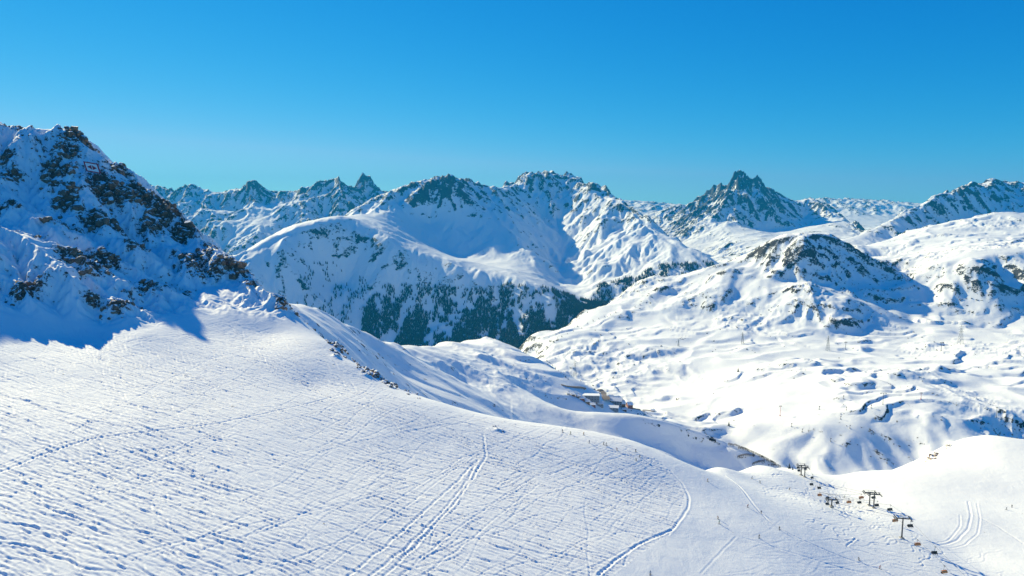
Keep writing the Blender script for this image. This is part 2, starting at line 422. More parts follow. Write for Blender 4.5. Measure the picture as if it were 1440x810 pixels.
def near_full(x, y):
    h = nb.h(x, y); gx, gy = nb.g(x, y)
    rk = rockiness(x, y)
    face = face_mask(x, y, h)          # the steep face above the slope
    e = erode(x, y, gx, gy, 40., 5.0, 4, 31, .5, .9, .1, .5)
    n = fbm(x, y, 60., 3, 61, .5)
    rr = ridged(x+fbm(x, y, 9, 2, 71)*3, y, 9.0, 4, 81, .55)-.9
    h2 = h+face*e+face*n*1.5+(fbm(x, y, 90., 2, 91)*.6+fbm(x, y, 22., 2, 95)*.12)*(1-face)
    h2 = h2+rk*(1.8+rr*2.2)*np.where(rk > .08, 1, rk/.08)
    return h2+track_h(x, y)*(1-.7*face), rk, face
def near_h(x, y):
    x = np.atleast_1d(np.asarray(x, float)); y = np.atleast_1d(np.asarray(y, float)); return near_full(x, y)[0]
X, Y = fan(-.86, .86, int(1240*Q), logs(105, 158, 30).tolist()+logs(160, 480, int(520*Q)).tolist()+logs(481, 745, int(210*Q)).tolist()+logs(750, 1350, 36).tolist())
Z, rk, face = near_full(X, Y)
zx, zy = slope_of(X, Y, Z); sl = np.hypot(zx, zy)
rattr = np.clip(-.05+rk*.5+face*(.09+sstep(.6, 1.6, sl)*.2)+rk*sstep(.7, 1.5, sl)*.2, 0, 1.1)
M_near = terrain_mat('near_snow_and_rock', (.27, .155, .095), (.06, .04, .032), 1.3, .05, 1.0, rockbump=1.6, snowbump=.10)
grid_mesh('snow_slope', X, Y, Z, M_near, {'rock': rattr})

# ================================================================== MIDDLE GROUND: basin, mound, bench and knoll
mid = []
Bc = [(340, 400, 640), (400, 428, 700), (440, 433, 800), (480, 450, 900), (520, 475, 1000), (560, 486, 1120), (590, 492, 1300), (612, 484, 1450), (640, 478, 1600), (690, 474, 1700), (705, 480, 1680), (740, 497, 1560), (790, 530, 1430), (820, 548, 1370)]
mid += poly(*Bc, n=2)
mid += back(Bc[:10], [(1.2, 60), (1.6, 260)])+back(Bc[-3:], [(1.12, 20)])
mid += [(a*2600, 2600, -900) for a in (-.6, -.45, -.3, -.2, -.1)] + [(a*3800, 3800, -1000) for a in (-.6, -.4, -.2, -.08)]+[(a*5200, 5200, -1050) for a in (-.5, -.25, 0)]
mid += poly((745, 492, 2700), (770, 510, 2400), (800, 535, 2150), (850, 560, 1950), (900, 578, 1800), (960, 600, 1600), (1120, 668, 1370), (1200, 690, 1300), (1350, 690, 1330), (1500, 690, 1340), n=2)
mid += [P(*q) for q in [(800, 500, 2500), (850, 470, 2750), (900, 440, 2950), (1000, 440, 2850), (900, 500, 2400), (950, 530, 2150), (1000, 560, 1850), (1000, 500, 2300), (1050, 480, 2500),
   (1100, 480, 2500), (1160, 490, 2350), (1240, 480, 2450), (1350, 483, 2300), (1440, 480, 2300), (1300, 530, 1850), (1400, 540, 1800), (1240, 568, 1600), (1100, 550, 1750), (1000, 588, 1680), (1060, 600, 1560),
   (1400, 578, 1530), (1600, 560, 1600), (1600, 480, 2200), (1150, 600, 1480), (1240, 580, 1540), (1320, 578, 1545), (1440, 600, 1490), (1130, 650, 1380), (1200, 668, 1355), (1280, 660, 1370), (1350, 640, 1400), (1200, 620, 1430), (1440, 660, 1370)]]
Kc = [(740, 492, 2750), (780, 470, 2950), (820, 440, 3100), (870, 420, 3250), (930, 393, 3330), (1010, 376, 3320), (1060, 355, 3260), (1085, 342, 3230), (1110, 335, 3220), (1135, 332, 3210), (1160, 334, 3220), (1185, 341, 3210), (1215, 355, 3180), (1240, 371, 3140)]
mid += [P(*q) for q in [(1100, 362, 3130), (1130, 358, 3120), (1160, 362, 3110), (1195, 375, 3080), (1060, 378, 3130), (1105, 395, 3020), (1150, 400, 2990)]]
mid += poly(*Kc, n=3)+back(Kc[:9], [(1.15, 110), (1.5, 500)])
mid += [P(*q) for q in [(1255, 388, 3250), (1190, 470, 2560), (1180, 420, 2760), (1090, 400, 2960), (1060, 440, 2760), (1130, 395, 2900), (1240, 425, 2850), (1300, 450, 2680),
   (1240, 365, 3900), (1200, 345, 4100), (1270, 330, 4350), (1330, 315, 4450), (1400, 301, 4550), (1440, 302, 4600), (1550, 300, 4700), (1650, 310, 4700), (1300, 350, 3900), (1380, 335, 3900), (1440, 335, 3900), (1600, 340, 3900)]]
mid += poly((1275, 395, 3050), (1320, 372, 3050), (1370, 362, 3050), (1440, 353, 3050), (1600, 350, 3050), n=3)
mid += poly((1290, 458, 2680), (1360, 452, 2680), (1440, 445, 2680), (1600, 440, 2680), n=3)
mid += back([(1200, 345, 4100), (1270, 330, 4350), (1330, 315, 4450), (1400, 301, 4550), (1440, 302, 4600), (1600, 304, 4700)], [(1.12, 60), (1.4, 400)])
mid += [P(*q) for q in [(620, 500, 1350), (650, 488, 1580), (700, 510, 1420), (780, 552, 1300), (740, 530, 1330), (820, 563, 1290), (640, 540, 1130), (600, 520, 1080), (520, 490, 880), (560, 530, 850), (700, 568, 1000), (760, 560, 1190), (450, 460, 700), (480, 500, 640)]]
mound = [(700, 566, 1050), (740, 571, 1100), (800, 575, 1120), (880, 580, 1130), (940, 592, 1130), (1000, 612, 1120), (1060, 633, 1100), (1095, 655, 1080)]
for (u, v, Y_), fh in zip(mound, (4, 10, 22, 30, 44, 46, 42, 34)):
    x_, y_, z_ = P(u, v, Y_)
    mid += [(x_+3, y_-12, z_-fh*.22), (x_+12, y_-50, z_-fh*1.02), (x_+25, y_-110, z_-fh*1.25), (x_+40, y_-230, z_-fh*1.4-8)]
mid += poly(*mound, n=2)+back(mound[2:], [(1.09, 45)])
mid += [(a*y, y, -480) for a, y in ((.1, 850), (.2, 850), (.3, 850), (.42, 900), (.55, 900), (.1, 700), (.3, 700), (.5, 700), (.7, 800))]
mb = Base(mid, -2200, 4600, 550, 5600, 15.0, 'lin', 1, 1e-4)
def mid_full(x, y):
    h = mb.h(x, y); gx, gy = mb.g(x, y); k = np.clip(y/1500., .4, 1.6)
    sl = np.hypot(gx, gy)
    e = erode(x, y, gx, gy, 170., 6., 3, 131, .45, 1., .15, .6)+erode(x, y, gx, gy, 520., 26., 2, 141, .45, 1., .15, .7)
    wx = x+fbm(x, y, 300., 2, 155)*60
    drift = 1-np.abs(fbm(wx, y*1.3, 420., 3, 151, .42))
    rough = sstep(-.1, .5, fbm(x, y, 500., 2, 191)+sl*.6-.15)
    n = fbm(x, y, 520., 2, 161, .5)*14+rough*(ridged(wx, y, 75., 4, 171, .5)-.9)*7
    left = sstep(.20, .14, x/y)*sstep(2100, 1700, y)
    md = sstep(1330, 1230, y)*sstep(-.02, .03, x/y)*sstep(.52, .47, x/y)
    for L, Am, sd, th in ((190., 13., 211, .0), (85., 6., 221, .0)):
        w_ = (y+fbm(x, y, 330., 3, sd)*150+fbm(x, y, 60., 2, sd+5)*14)/L; f_ = w_-np.floor(w_)
        pm = sstep(th, th+.35, fbm(x, y*1.2, 260., 2, sd+9))
        h = h+Am*(sstep(0, .16, f_)-f_)*pm*(1-.35*left)*(1-.9*md)*np.clip(k, .5, 1)
    return h+(e*(1-.6*left)+n+drift*drift*14-7)*np.clip(k, .4, 1)*(1-.3*left)*(1-.6*md)
def mid_h(x, y):
    x = np.atleast_1d(np.asarray(x, float)); y = np.atleast_1d(np.asarray(y, float)); return mid_full(x, y)
X, Y = fan(-.50, .88, int(1000*Q), logs(600, 5400, int(620*Q)))
Z = mid_full(X, Y)
zx, zy = slope_of(X, Y, Z); sl = np.hypot(zx, zy)
left = sstep(.20, .14, X/Y)*sstep(2100, 1700, Y)
md = sstep(1330, 1230, Y)*sstep(-.02, .03, X/Y)*sstep(.52, .47, X/Y)
rattr = (sstep(.45, 1.0, sl)*(.42-.28*md-.12*sstep(-300, -400, Z))+fbm(X, Y, 300., 3, 181)*.16+np.clip(convex(Z, 4)/4, -.1, .25)*sstep(.2, .6, sl))*(1-.55*left)
qu, qv = px(X, Y, Z); rattr = rattr-.5*np.exp(-((qu-1138)/26)**2-((qv-646)/16)**2)
M_mid = terrain_mat('snow_with_rock_bands', (.055, .05, .047), (.02, .021, .024), 6.0, .05, .9, rockbump=1.2, snowbump=.12)
grid_mesh('valley_slopes', X, Y, Z, M_mid, {'rock': rattr})

# ================================================================== FAR MOUNTAINS
M_far = terrain_mat('far_snow_and_rock', (.036, .037, .048), (.012, .014, .02), 22.0, .06, .9, rockbump=1.0, snowbump=.10)
def mountain(name, pts, s0, s1, ns, y0, y1, ny, cell, sc_, amp, seed, rockbias=0.0, hi=0.0, mat=None, jag=25., spires=(), low=-9999):
    xs = [p[0] for p in pts]
    b = Base(pts, s0*y1-cell*3 if s0 < 0 else s0*y0-cell*3, s1*y1+cell*3 if s1 > 0 else s1*y0+cell*3, y0-cell*3, y1+cell*3, cell, 'lin', 1, 1e-4)
    def full(x, y):
        h = b.h(x, y); gx, gy = b.g(x, y)
        e = erode(x, y, gx, gy, sc_, amp, 5, seed, .52, 1., .08, .7)
        n = fbm(x, y, sc_*1.6, 5, seed+20, .5)*amp*.5
        return h+(e+n*.8+(ridged(x, y, sc_*.6, 4, seed+30, .5)-.9)*amp*.35)*(.35+.65*sstep(-.35, .35, fbm(x, y, sc_*3, 2, seed+50)+sstep(hi-300, hi+200, h)*.7-.1))
    X, Y = fan(s0, s1, int(ns*Q), np.linspace(y0, y1, int(ny*Q)))
    Z = full(X, Y)
    Z = Z+sstep(hi-50, hi+350, Z)*(ridged(X, Y, 170., 4, seed+60, .55)-1.0)*jag
    for u_, Y_, h_, r_ in spires:
        x_ = ray(u_, 260)[0]*Y_; d_ = np.hypot(X-x_, (Y-Y_)*.8)*(1+.35*fbm(X, Y, 60., 2, seed+70))
        Z = Z+h_*np.clip(1-d_/r_, 0, 1)**1.15
    zx, zy = slope_of(X, Y, Z); sl = np.hypot(zx, zy)
    ra = sstep(.5, 1.3, sl)*.34+sstep(hi-500, hi+300, Z)*.14+fbm(X, Y, sc_*2, 3, seed+40)*.13+rockbias+np.clip(convex(Z, 5)/14, -.14, .22)-sstep(low+300, low-100, Z)*.14
    grid_mesh(name, X, Y, Z, mat or M_far, {'rock': ra})
    return full, b
# central massif
A = [(560, 275, 7900), (600, 256, 7550), (620, 248, 7350), (645, 250, 7400), (665, 253, 7600), (690, 265, 7900), (712, 263, 8300), (730, 248, 8700), (770, 242, 8900), (800, 246, 8800), (830, 262, 8500), (852, 268, 8300), (862, 277, 7700), (885, 288, 7200), (930, 325, 6600), (1000, 368, 5900), (1040, 390, 5600)]
m = poly(*A, n=4)+back(A, [(1.1, 350), (1.25, 900)])
m += poly((620, 248, 7350), (590, 262, 7200), (550, 285, 7000), (515, 302, 6800), (480, 303, 6400), n=4)
sh = [(250, 440, 4350), (300, 405, 4600), (345, 378, 4880), (385, 350, 5180), (430, 318, 5520), (482, 303, 5850), (520, 322, 5650), (560, 352, 5450), (600, 372, 5300), (650, 385, 5200), (700, 392, 5100), (740, 402, 5000), (780, 422, 4850), (810, 440, 4750)]
m += poly(*sh, n=4)
m += poly((665, 253, 7600), (695, 290, 7200), (720, 330, 6700), (745, 365, 6200), (775, 395, 5700), (820, 432, 5000), n=4)
m += [P(*q) for q in [(560, 322, 6500), (610, 348, 6500), (650, 362, 6400), (690, 366, 6200), (560, 340, 5950), (620, 362, 5950), (670, 374, 5800), (520, 310, 6350), (600, 310, 7000), (645, 315, 6950)]]
m += [P(*q) for q in [(300, 462, 4330), (350, 465, 4480), (400, 470, 4650), (480, 485, 4800), (150, 500, 5600), (250, 470, 6000), (330, 425, 6400), (390, 385, 6700), (440, 345, 7000), (540, 495, 4800), (600, 495, 4700), (660, 495, 4600), (720, 495, 4520), (760, 490, 4500), (800, 470, 4560), (840, 455, 4600), (480, 400, 5400), (560, 420, 5200), (640, 430, 5040), (720, 440, 4900), (780, 455, 4700), (400, 410, 4930)]]
m += poly((770, 300, 7900), (785, 330, 7400), (800, 360, 6900), (795, 390, 6200), (815, 415, 5500), (840, 445, 4900), n=3)
m += poly((862, 277, 7700), (852, 310, 7000), (830, 345, 6600), (815, 375, 6200), n=3)
m += poly((862, 279, 7650), (872, 320, 6900), (900, 350, 6200), (930, 375, 5700), (960, 400, 5400), n=3)
m += [P(*q) for q in [(860, 400, 5400), (900, 410, 5250), (930, 420, 5150), (1000, 420, 5100), (830, 400, 5700), (1050, 420, 5300), (780, 275, 8300), (830, 300, 7700), (800, 292, 7950)]]
m += [(a*4000, 4000, -1150) for a in (-.6, -.4, -.2, 0, .2, .4)]
m += [(a*11500, 11500, -600) for a in (-.6, -.4, -.2, 0, .2, .4)]
massif, _ = mountain('mountain_massif', m, -.52, .40, 640, 4050, 10200, 340, 50., 650., 48., 200, -.03, 100, jag=38., low=-50, spires=((622, 7350, 25, 70), (757, 8850, 35, 70), (770, 8900, 40, 60), (782, 8850, 30, 60), (796, 8800, 35, 70), (740, 8750, 30, 70), (652, 7450, 22, 60), (843, 8400, 25, 90)))
# left range
m = []
L_ = [(100, 255, 10500), (160, 258, 10500), (200, 257, 10400), (225, 261, 10200), (247, 273, 10200), (268, 263, 10000), (290, 277, 10300), (318, 277, 10400), (335, 271, 10300), (358, 257, 10000), (380, 269, 10200), (410, 271, 10500), (440, 264, 10400), (473, 252, 10000), (492, 267, 10100), (500, 273, 10300), (513, 251, 10400), (528, 268, 10500), (555, 273, 10500), (600, 275, 10500), (650, 280, 10500)]
m += poly(*L_, n=3)+back(L_, [(1.08, 500), (1.2, 1000)])
m += poly((268, 263, 10000), (290, 292, 9450), (315, 315, 8800), (345, 345, 8300), (375, 372, 7900), n=4)
m += poly((358, 257, 10000), (350, 283, 9600), (380, 300, 9200), (405, 318, 8900), n=4)
m += poly((473, 252, 10000), (450, 272, 9700), (418, 291, 9300), (388, 315, 8900), (365, 335, 8500), n=4)
m += poly((473, 252, 10000), (492, 285, 9500), (480, 305, 9200), n=3)
m += poly((513, 251, 10400), (518, 280, 10050), n=2)
m += [P(*q) for q in [(325, 300, 9650), (310, 325, 9050), (280, 335, 8600), (435, 306, 9050), (340, 360, 8050), (300, 390, 7800), (240, 345, 8600), (415, 287, 9950), (250, 300, 9500), (385, 340, 8450), (450, 330, 8700), (530, 300, 9600), (230, 290, 9800), (375, 288, 9700), (455, 300, 9350), (500, 320, 9000), (320, 375, 7900)]]
m += [(a*7200, 7200, -850) for a in (-.8, -.6, -.45, -.3, -.15)]
mountain('mountain_range', m, -.62, -.08, 420, 7300, 11300, 250, 60., 620., 60., 300, .0, 0, spires=((513, 10380, 110, 160), (358, 10000, 70, 170), (268, 10000, 50, 170), (473, 10000, 30, 120), (346, 10050, 40, 80)))
# right jagged peak
m = []
Rk = [(900, 300, 10500), (935, 296, 10200), (955, 291, 10000), (985, 283, 9800), (1000, 272, 9500), (1012, 264, 9300), (1028, 262, 9100), (1034, 252, 9030), (1040, 243, 9000), (1047, 250, 9000), (1054, 257, 9000), (1062, 250, 9000), (1068, 253, 9000), (1074, 264, 9000), (1084, 268, 9000), (1100, 277, 9200), (1120, 284, 9400), (1143, 278, 9600), (1160, 288, 9200), (1180, 300, 8800), (1200, 316, 8200), (1230, 335, 7400)]
m += poly(*Rk, n=4)+back(Rk, [(1.1, 500), (1.25, 1000)])
m += [P(*q) for q in [(1000, 300, 8600), (1020, 296, 8500), (1040, 300, 8450), (1065, 300, 8450), (1095, 305, 8600), (1130, 308, 8850), (975, 298, 9150), (1160, 310, 8600), (1020, 324, 8230), (1060, 326, 8200), (1100, 326, 8300), (1140, 324, 8450)]]
m += poly((1000, 272, 9500), (990, 300, 8700), (975, 322, 8200), (985, 345, 7500), (1000, 362, 7000), n=4)
m += poly((1040, 247, 9000), (1036, 275, 8650), (1030, 298, 8450), (1015, 320, 7900), (1030, 345, 7100), (1050, 358, 6500), n=4)
m += poly((1067, 255, 9000), (1078, 285, 8600), (1090, 302, 8450), (1115, 322, 8200), (1110, 334, 7300), (1140, 340, 6800), n=4)
m += [P(*q) for q in [(950, 318, 9000), (960, 340, 7900), (930, 312, 9400), (930, 340, 8400), (1080, 338, 7000), (1150, 318, 8000), (1180, 335, 7200), (1010, 340, 7600), (1200, 345, 6300), (1100, 350, 6200)]]
m += [P(u, v, 5800) for u, v in ((900, 400), (980, 390), (1060, 375), (1150, 370), (1250, 370))]
mountain('jagged_mountain', m, .14, .60, 480, 5900, 9900, 270, 32., 480., 45., 400, .08, 50, jag=45., spires=((1040, 8990, 72, 150), (1066, 8990, 55, 75), (1031, 9050, 50, 90), (1012, 9250, 40, 90), (1143, 9600, 40, 90)))
# farthest range
m = []
Fr = [(800, 290, 13500), (860, 285, 13500), (885, 282, 13500), (905, 287, 13600), (920, 286, 13600), (945, 291, 13500), (1000, 292, 13500), (1100, 290, 13500), (1130, 285, 13500), (1158, 279, 13500), (1178, 283, 13600), (1192, 279, 13600), (1204, 285, 13600), (1222, 282, 13500), (1238, 290, 13700), (1256, 285, 13800), (1272, 293, 13800), (1300, 296, 13800), (1440, 296, 13800)]
m += poly(*Fr, n=3)+back(Fr, [(1.06, 500)])
m += [P(u, 322, 10600) for u in (800, 900, 1000, 1100, 1200, 1300, 1440)]+[P(u, 304, 12200) for u in (820, 870, 960, 1050, 1150, 1180, 1250, 1400)]
mountain('distant_range', m, .05, .76, 330, 10600, 14350, 140, 80., 600., 60., 500, .02, -50, jag=30.)
# right mountain
m = []
G = [(1150, 346, 5300), (1200, 332, 5520), (1235, 316, 5770), (1270, 298, 6070), (1292, 289, 6250), (1320, 273, 6470), (1342, 268, 6620), (1365, 256, 6800), (1383, 260, 6850), (1398, 252, 6950), (1420, 265, 7300), (1440, 272, 7400), (1480, 282, 7600), (1540, 270, 7800), (1650, 262, 8000)]
m += poly(*G, n=4)+back(G, [(1.1, 350), (1.3, 1000)])
m += poly((1365, 256, 6800), (1320, 274, 6450), (1270, 299, 6050), (1235, 317, 5750), (1200, 332, 5500), n=4)
m += poly((1398, 253, 6950), (1412, 275, 6750), (1430, 292, 6500), n=3)
m += [P(*q) for q in [(1380, 306, 6430), (1350, 312, 6300), (1330, 318, 6150), (1305, 325, 5980), (1285, 330, 5820), (1250, 338, 5550), (1405, 300, 6500), (1440, 305, 6350), (1240, 345, 5300), (1300, 340, 5500), (1360, 330, 5800), (1440, 325, 5700), (1600, 310, 6000), (1230, 352, 5000), (1330, 352, 4950), (1440, 352, 4950), (1650, 350, 4950)]]
mountain('snowy_mountain', m, .43, .86, 400, 4950, 8200, 240, 32., 420., 26., 600, .02, 50, jag=22., spires=((1365, 6800, 30, 80), (1398, 6950, 34, 90), (1342, 6620, 15, 60)))

# ================================================================== ground far below everything
me = bpy.data.meshes.new('ground'); me.from_pydata([(-12400, -40, -1300), (12400, -40, -1300), (12400, 14550, -1300), (-12400, 14550, -1300)], [], [(0, 1, 2, 3)])
g = bpy.data.objects.new('ground', me); C.objects.link(g); g['kind'] = 'structure'; me.materials.append(M_far)

# ================================================================== THINGS
def tag(o, label=None, cat=None, group=None, kind=None):
    if label: o['label'] = label
    if cat: o['category'] = cat
    if group: o['group'] = group
    if kind: o['kind'] = kind
    return o
def empty(name, loc, rz=0, label=None, cat=None, group=None):
    o = bpy.data.objects.new(name, None); C.objects.link(o); o.location = loc; o.rotation_euler = (0, 0, rz)
    o.empty_display_size = .3
    return tag(o, label, cat, group)
class MB:
    def __init__(s): s.v = []; s.f = []; s.m = []; s.cur = 0
    def add(s, vs, fs):
        b = len(s.v); s.v += [tuple(q) for q in vs]; s.f += [tuple(b+i for i in f) for f in fs]; s.m += [s.cur]*len(fs)
    def box(s, c, d, rz=0, rx=0):
        x, y, z = (q/2 for q in d); cz, sz = math.cos(rz), math.sin(rz); cx, sx = math.cos(rx), math.sin(rx); o = []
        for k in (-1, 1):
            for j in (-1, 1):
                for i in (-1, 1):
                    px_, py_, pz_ = i*x, j*y, k*z
                    py_, pz_ = py_*cx-pz_*sx, py_*sx+pz_*cx
                    o.append((c[0]+px_*cz-py_*sz, c[1]+px_*sz+py_*cz, c[2]+pz_))
        s.add(o, [(0, 2, 3, 1), (4, 5, 7, 6), (0, 1, 5, 4), (2, 6, 7, 3), (0, 4, 6, 2), (1, 3, 7, 5)])
    def tube(s, a, b, r0, r1=None, n=6):
        r1 = r0 if r1 is None else r1; a, b = Vector(a), Vector(b); d = (b-a).normalized()
        u = d.orthogonal().normalized(); w_ = d.cross(u); o = []
        for p, r in ((a, r0), (b, r1)):
            for i in range(n):
                t = 2*math.pi*i/n; o.append(p+(u*math.cos(t)+w_*math.sin(t))*r)
        s.add(o, [(i, (i+1) % n, n+(i+1) % n, n+i) for i in range(n)]+[tuple(range(n))[::-1], tuple(range(n, 2*n))])
    def path(s, pts, r, n=5):
        for a, b in zip(pts[:-1], pts[1:]): s.tube(a, b, r, n=n)
    def build(s, name, mats, parent=None, smooth=False):
        me = bpy.data.meshes.new(name); me.from_pydata(s.v, [], s.f)
        for m in (mats if isinstance(mats, (list, tuple)) else [mats]): me.materials.append(m)
        me.polygons.foreach_set('material_index', s.m)
        if smooth: me.polygons.foreach_set('use_smooth', [True]*len(s.f))
        me.update(); o = bpy.data.objects.new(name, me); C.objects.link(o); o.parent = parent; return o
def copy_tree(o, parent=None):
    c = o.copy(); C.objects.link(c); c.parent = parent
    for ch in list(o.children): copy_tree(ch, c)
    return c
H1 = lambda x, y: float(near_h(x, y)[0])
def near_pt(u, v, y0=160, y1=760):
    a, b = ray(u, v); Y = logs(y0, y1, 1500); Hh = near_h(a*Y, Y); k = np.argmax(Hh > b*Y)
    if not (Hh > b*Y).any():
        k = np.argmin((b*Y-Hh)/Y)
    y = Y[k]; return Vector((a*y, y, float(Hh[k])))
def mid_pt(u, v, y0=640, y1=5000):
    a, b = ray(u, v); Y = logs(y0, y1, 2500); Hh = mid_h(a*Y, Y); k = np.argmax(Hh > b*Y)
    if not (Hh > b*Y).any(): k = np.argmin((b*Y-Hh)/Y)
    y = Y[k]; return Vector((a*y, y, float(Hh[k])))
def pxm(Y): return Y/F      # metres per photo pixel at range Y

steel = flat('galvanised_steel', (.16, .17, .18), .5, .3)
dark_steel = flat('dark_steel', (.05, .052, .058), .5, .2)
concrete = flat('concrete', (.35, .34, .32), .85)
M_red = flat('red_paint', (.42, .02, .03), .45); M_white = flat('white_panel', (.85, .86, .88), .5)
M_orange = flat('orange_bubble', (.75, .27, .07), .25); M_black = flat('black_seat', (.03, .03, .032), .5)
M_wood = flat('dark_timber', (.07, .05, .04), .8); M_bark = flat('bark', (.06, .045, .035), .9)
M_rope = flat('wire_rope', (.10, .10, .11), .4, .5)

# ---- near rocks: stones of the snow slope, angular and half buried, snow lying on their tops
def rock_mat():
    m, nt, bs = newmat('brown_rock')
    tc = N(nt, 'ShaderNodeTexCoord'); geo = N(nt, 'ShaderNodeNewGeometry'); co = geo.outputs['Position']
    n1 = noise(nt, co, .35, 6, .7); n2 = noise(nt, co, 1.1, 6, .7)
    col = mixc(nt, mth(nt, 'MULTIPLY', mth(nt, 'SUBTRACT', n1, .35), 3., clamp=True), (.07, .047, .037), (.36, .21, .125))
    col = mixc(nt, mth(nt, 'MULTIPLY', mth(nt, 'SUBTRACT', n2, .5), 2.5, clamp=True), col, (.20, .16, .13))
    sx = N(nt, 'ShaderNodeSeparateXYZ'); nt.links.new(geo.outputs['Normal'], sx.inputs[0])
    sn = mth(nt, 'ADD', sx.outputs[2], mth(nt, 'MULTIPLY', mth(nt, 'SUBTRACT', n2, .5), 1.1))
    mr = N(nt, 'ShaderNodeMapRange'); mr.inputs[1].default_value = .66; mr.inputs[2].default_value = .74; nt.links.new(sn, mr.inputs[0])
    nt.links.new(mixc(nt, mr.outputs[0], col, (.9, .9, .89)), bs.inputs['Base Color']); bs.inputs['Roughness'].default_value = .85
    b = N(nt, 'ShaderNodeBump'); b.inputs['Distance'].default_value = .5; b.inputs['Strength'].default_value = .8
    nt.links.new(n2, b.inputs['Height']); nt.links.new(b.outputs[0], bs.inputs['Normal'])
    return m
M_rock = rock_mat()
def stone(seed):
    import bmesh
    bm = bmesh.new(); bmesh.ops.create_icosphere(bm, subdivisions=2, radius=1.0)
    r = random.Random(seed)
    planes = [(Vector((r.uniform(-1, 1), r.uniform(-1, 1), r.uniform(-.6, 1))).normalized(), r.uniform(.45, .85)) for _ in range(11)]
    for v in bm.verts:
        for n_, d in planes:
            k = v.co.dot(n_)
            if k > d: v.co -= n_*(k-d)
        v.co *= r.uniform(.93, 1.07)
    bmesh.ops.dissolve_limit(bm, angle_limit=.12, verts=bm.verts, edges=bm.edges)
    bmesh.ops.triangulate(bm, faces=bm.faces)
    vs = [tuple(v.co) for v in bm.verts]; fs = [tuple(v.index for v in f.verts) for f in bm.faces]
    bm.free(); return np.array(vs, np.float32), fs
stones = [stone(40+i) for i in range(8)]
stone_me = []
for vs, fs in stones:
    me = bpy.data.meshes.new('rock'); me.from_pydata(vs.tolist(), [], fs); me.materials.append(M_rock); stone_me.append(me)
cand = []
for cx, cy, a, b, s_ in rock_w:
    n = int(8+a*b*.33*s_)
    for _ in range(n):
        x = cx+rng.normal(0, .55)*a; y = cy+rng.normal(0, .6)*b*1.2; cand.append((x, y, rng.uniform(.25, 1)**2.2*(1.2+min(a, 9)*.42)*min(1, s_)))
for u, v, kk in [(430, 447, 1.), (450, 460, .8), (468, 472, 1.5), (476, 492, 2.), (500, 498, 1.3), (512, 505, 1.6), (522, 512, 2.), (531, 522, 2.4), (538, 530, 2.), (546, 537, 2.6), (548, 543, 2.), (555, 546, 1.), (470, 484, 1.3), (480, 500, 1.2),
                 (1306, 647, 1.6), (1311, 641, 2.0), (1315, 638, 1.5), (1334, 627, 1.3), (702, 604, .7), (696, 600, .6), (575, 554, .8), (590, 560, .7), (400, 432, 3.), (394, 424, 3.), (385, 414, 3.), (408, 436, 1.6), (417, 440, 1.2), (440, 452, 1.2), (462, 470, 1.6), (470, 478, 2.), (474, 497, 1.8), (466, 462, 1.2), (490, 492, 2.), (496, 502, 1.6), (510, 512, 2.), (516, 516, 2.), (526, 518, 2.), (534, 526, 2.4), (541, 534, 2.2), (545, 540, 2.4), (520, 527, 1.5), (512, 523, 1.3), (506, 517, 1.2), (1148, 684, 1.)]:
    h_ = near_pt(u, v, 200, 760)
    for _ in range(4): cand.append((h_[0]+rng.normal(0, 1.1)*kk, h_[1]+rng.normal(0, 1.5)*kk, kk*rng.uniform(.5, 1.1)))
cand = np.array(cand); zz = near_h(cand[:, 0], cand[:, 1])
cu, cv = px(cand[:, 0], cand[:, 1], zz); keep = ~((cu > 112) & (cu < 147) & (cv > 221) & (cv < 252)); cand = cand[keep]; zz = zz[keep]
order = np.argsort(-cand[:, 2])
near_obj = bpy.data.objects['snow_slope']
bulk_v, bulk_f, nb_ = [], [], 0
for k, i in enumerate(order):
    x, y, r_ = cand[i]; z = float(zz[i]); q = random.randrange(8); rz = random.uniform(0, 6.28)
    sx_, sy_, sz_ = r_*random.uniform(.8, 1.5), r_*random.uniform(.7, 1.2), r_*random.uniform(.6, 1.25)
    if k < 290:
        o = bpy.data.objects.new('rock', stone_me[q]); C.objects.link(o); o.parent = near_obj
        o.location = (x, y, z); o.rotation_euler = (random.uniform(-.8, .8), random.uniform(-.8, .8), rz); o.scale = (sx_, sy_, sz_)
    else:
        vs, fs = stones[q]; c_, s2 = math.cos(rz), math.sin(rz)
        X_ = vs[:, 0]*sx_; Y_ = vs[:, 1]*sy_
        bulk_v.append(np.stack([x+X_*c_-Y_*s2, y+X_*s2+Y_*c_, z+vs[:, 2]*sz_], 1)); bulk_f += [tuple(a+nb_ for a in f) for f in fs]; nb_ += len(vs)
me = bpy.data.meshes.new('small_rocks'); me.from_pydata(np.concatenate(bulk_v).tolist(), [], bulk_f); me.materials.append(M_rock)
o = bpy.data.objects.new('small_rocks', me); C.objects.link(o); o.parent = near_obj; o['kind'] = 'stuff'

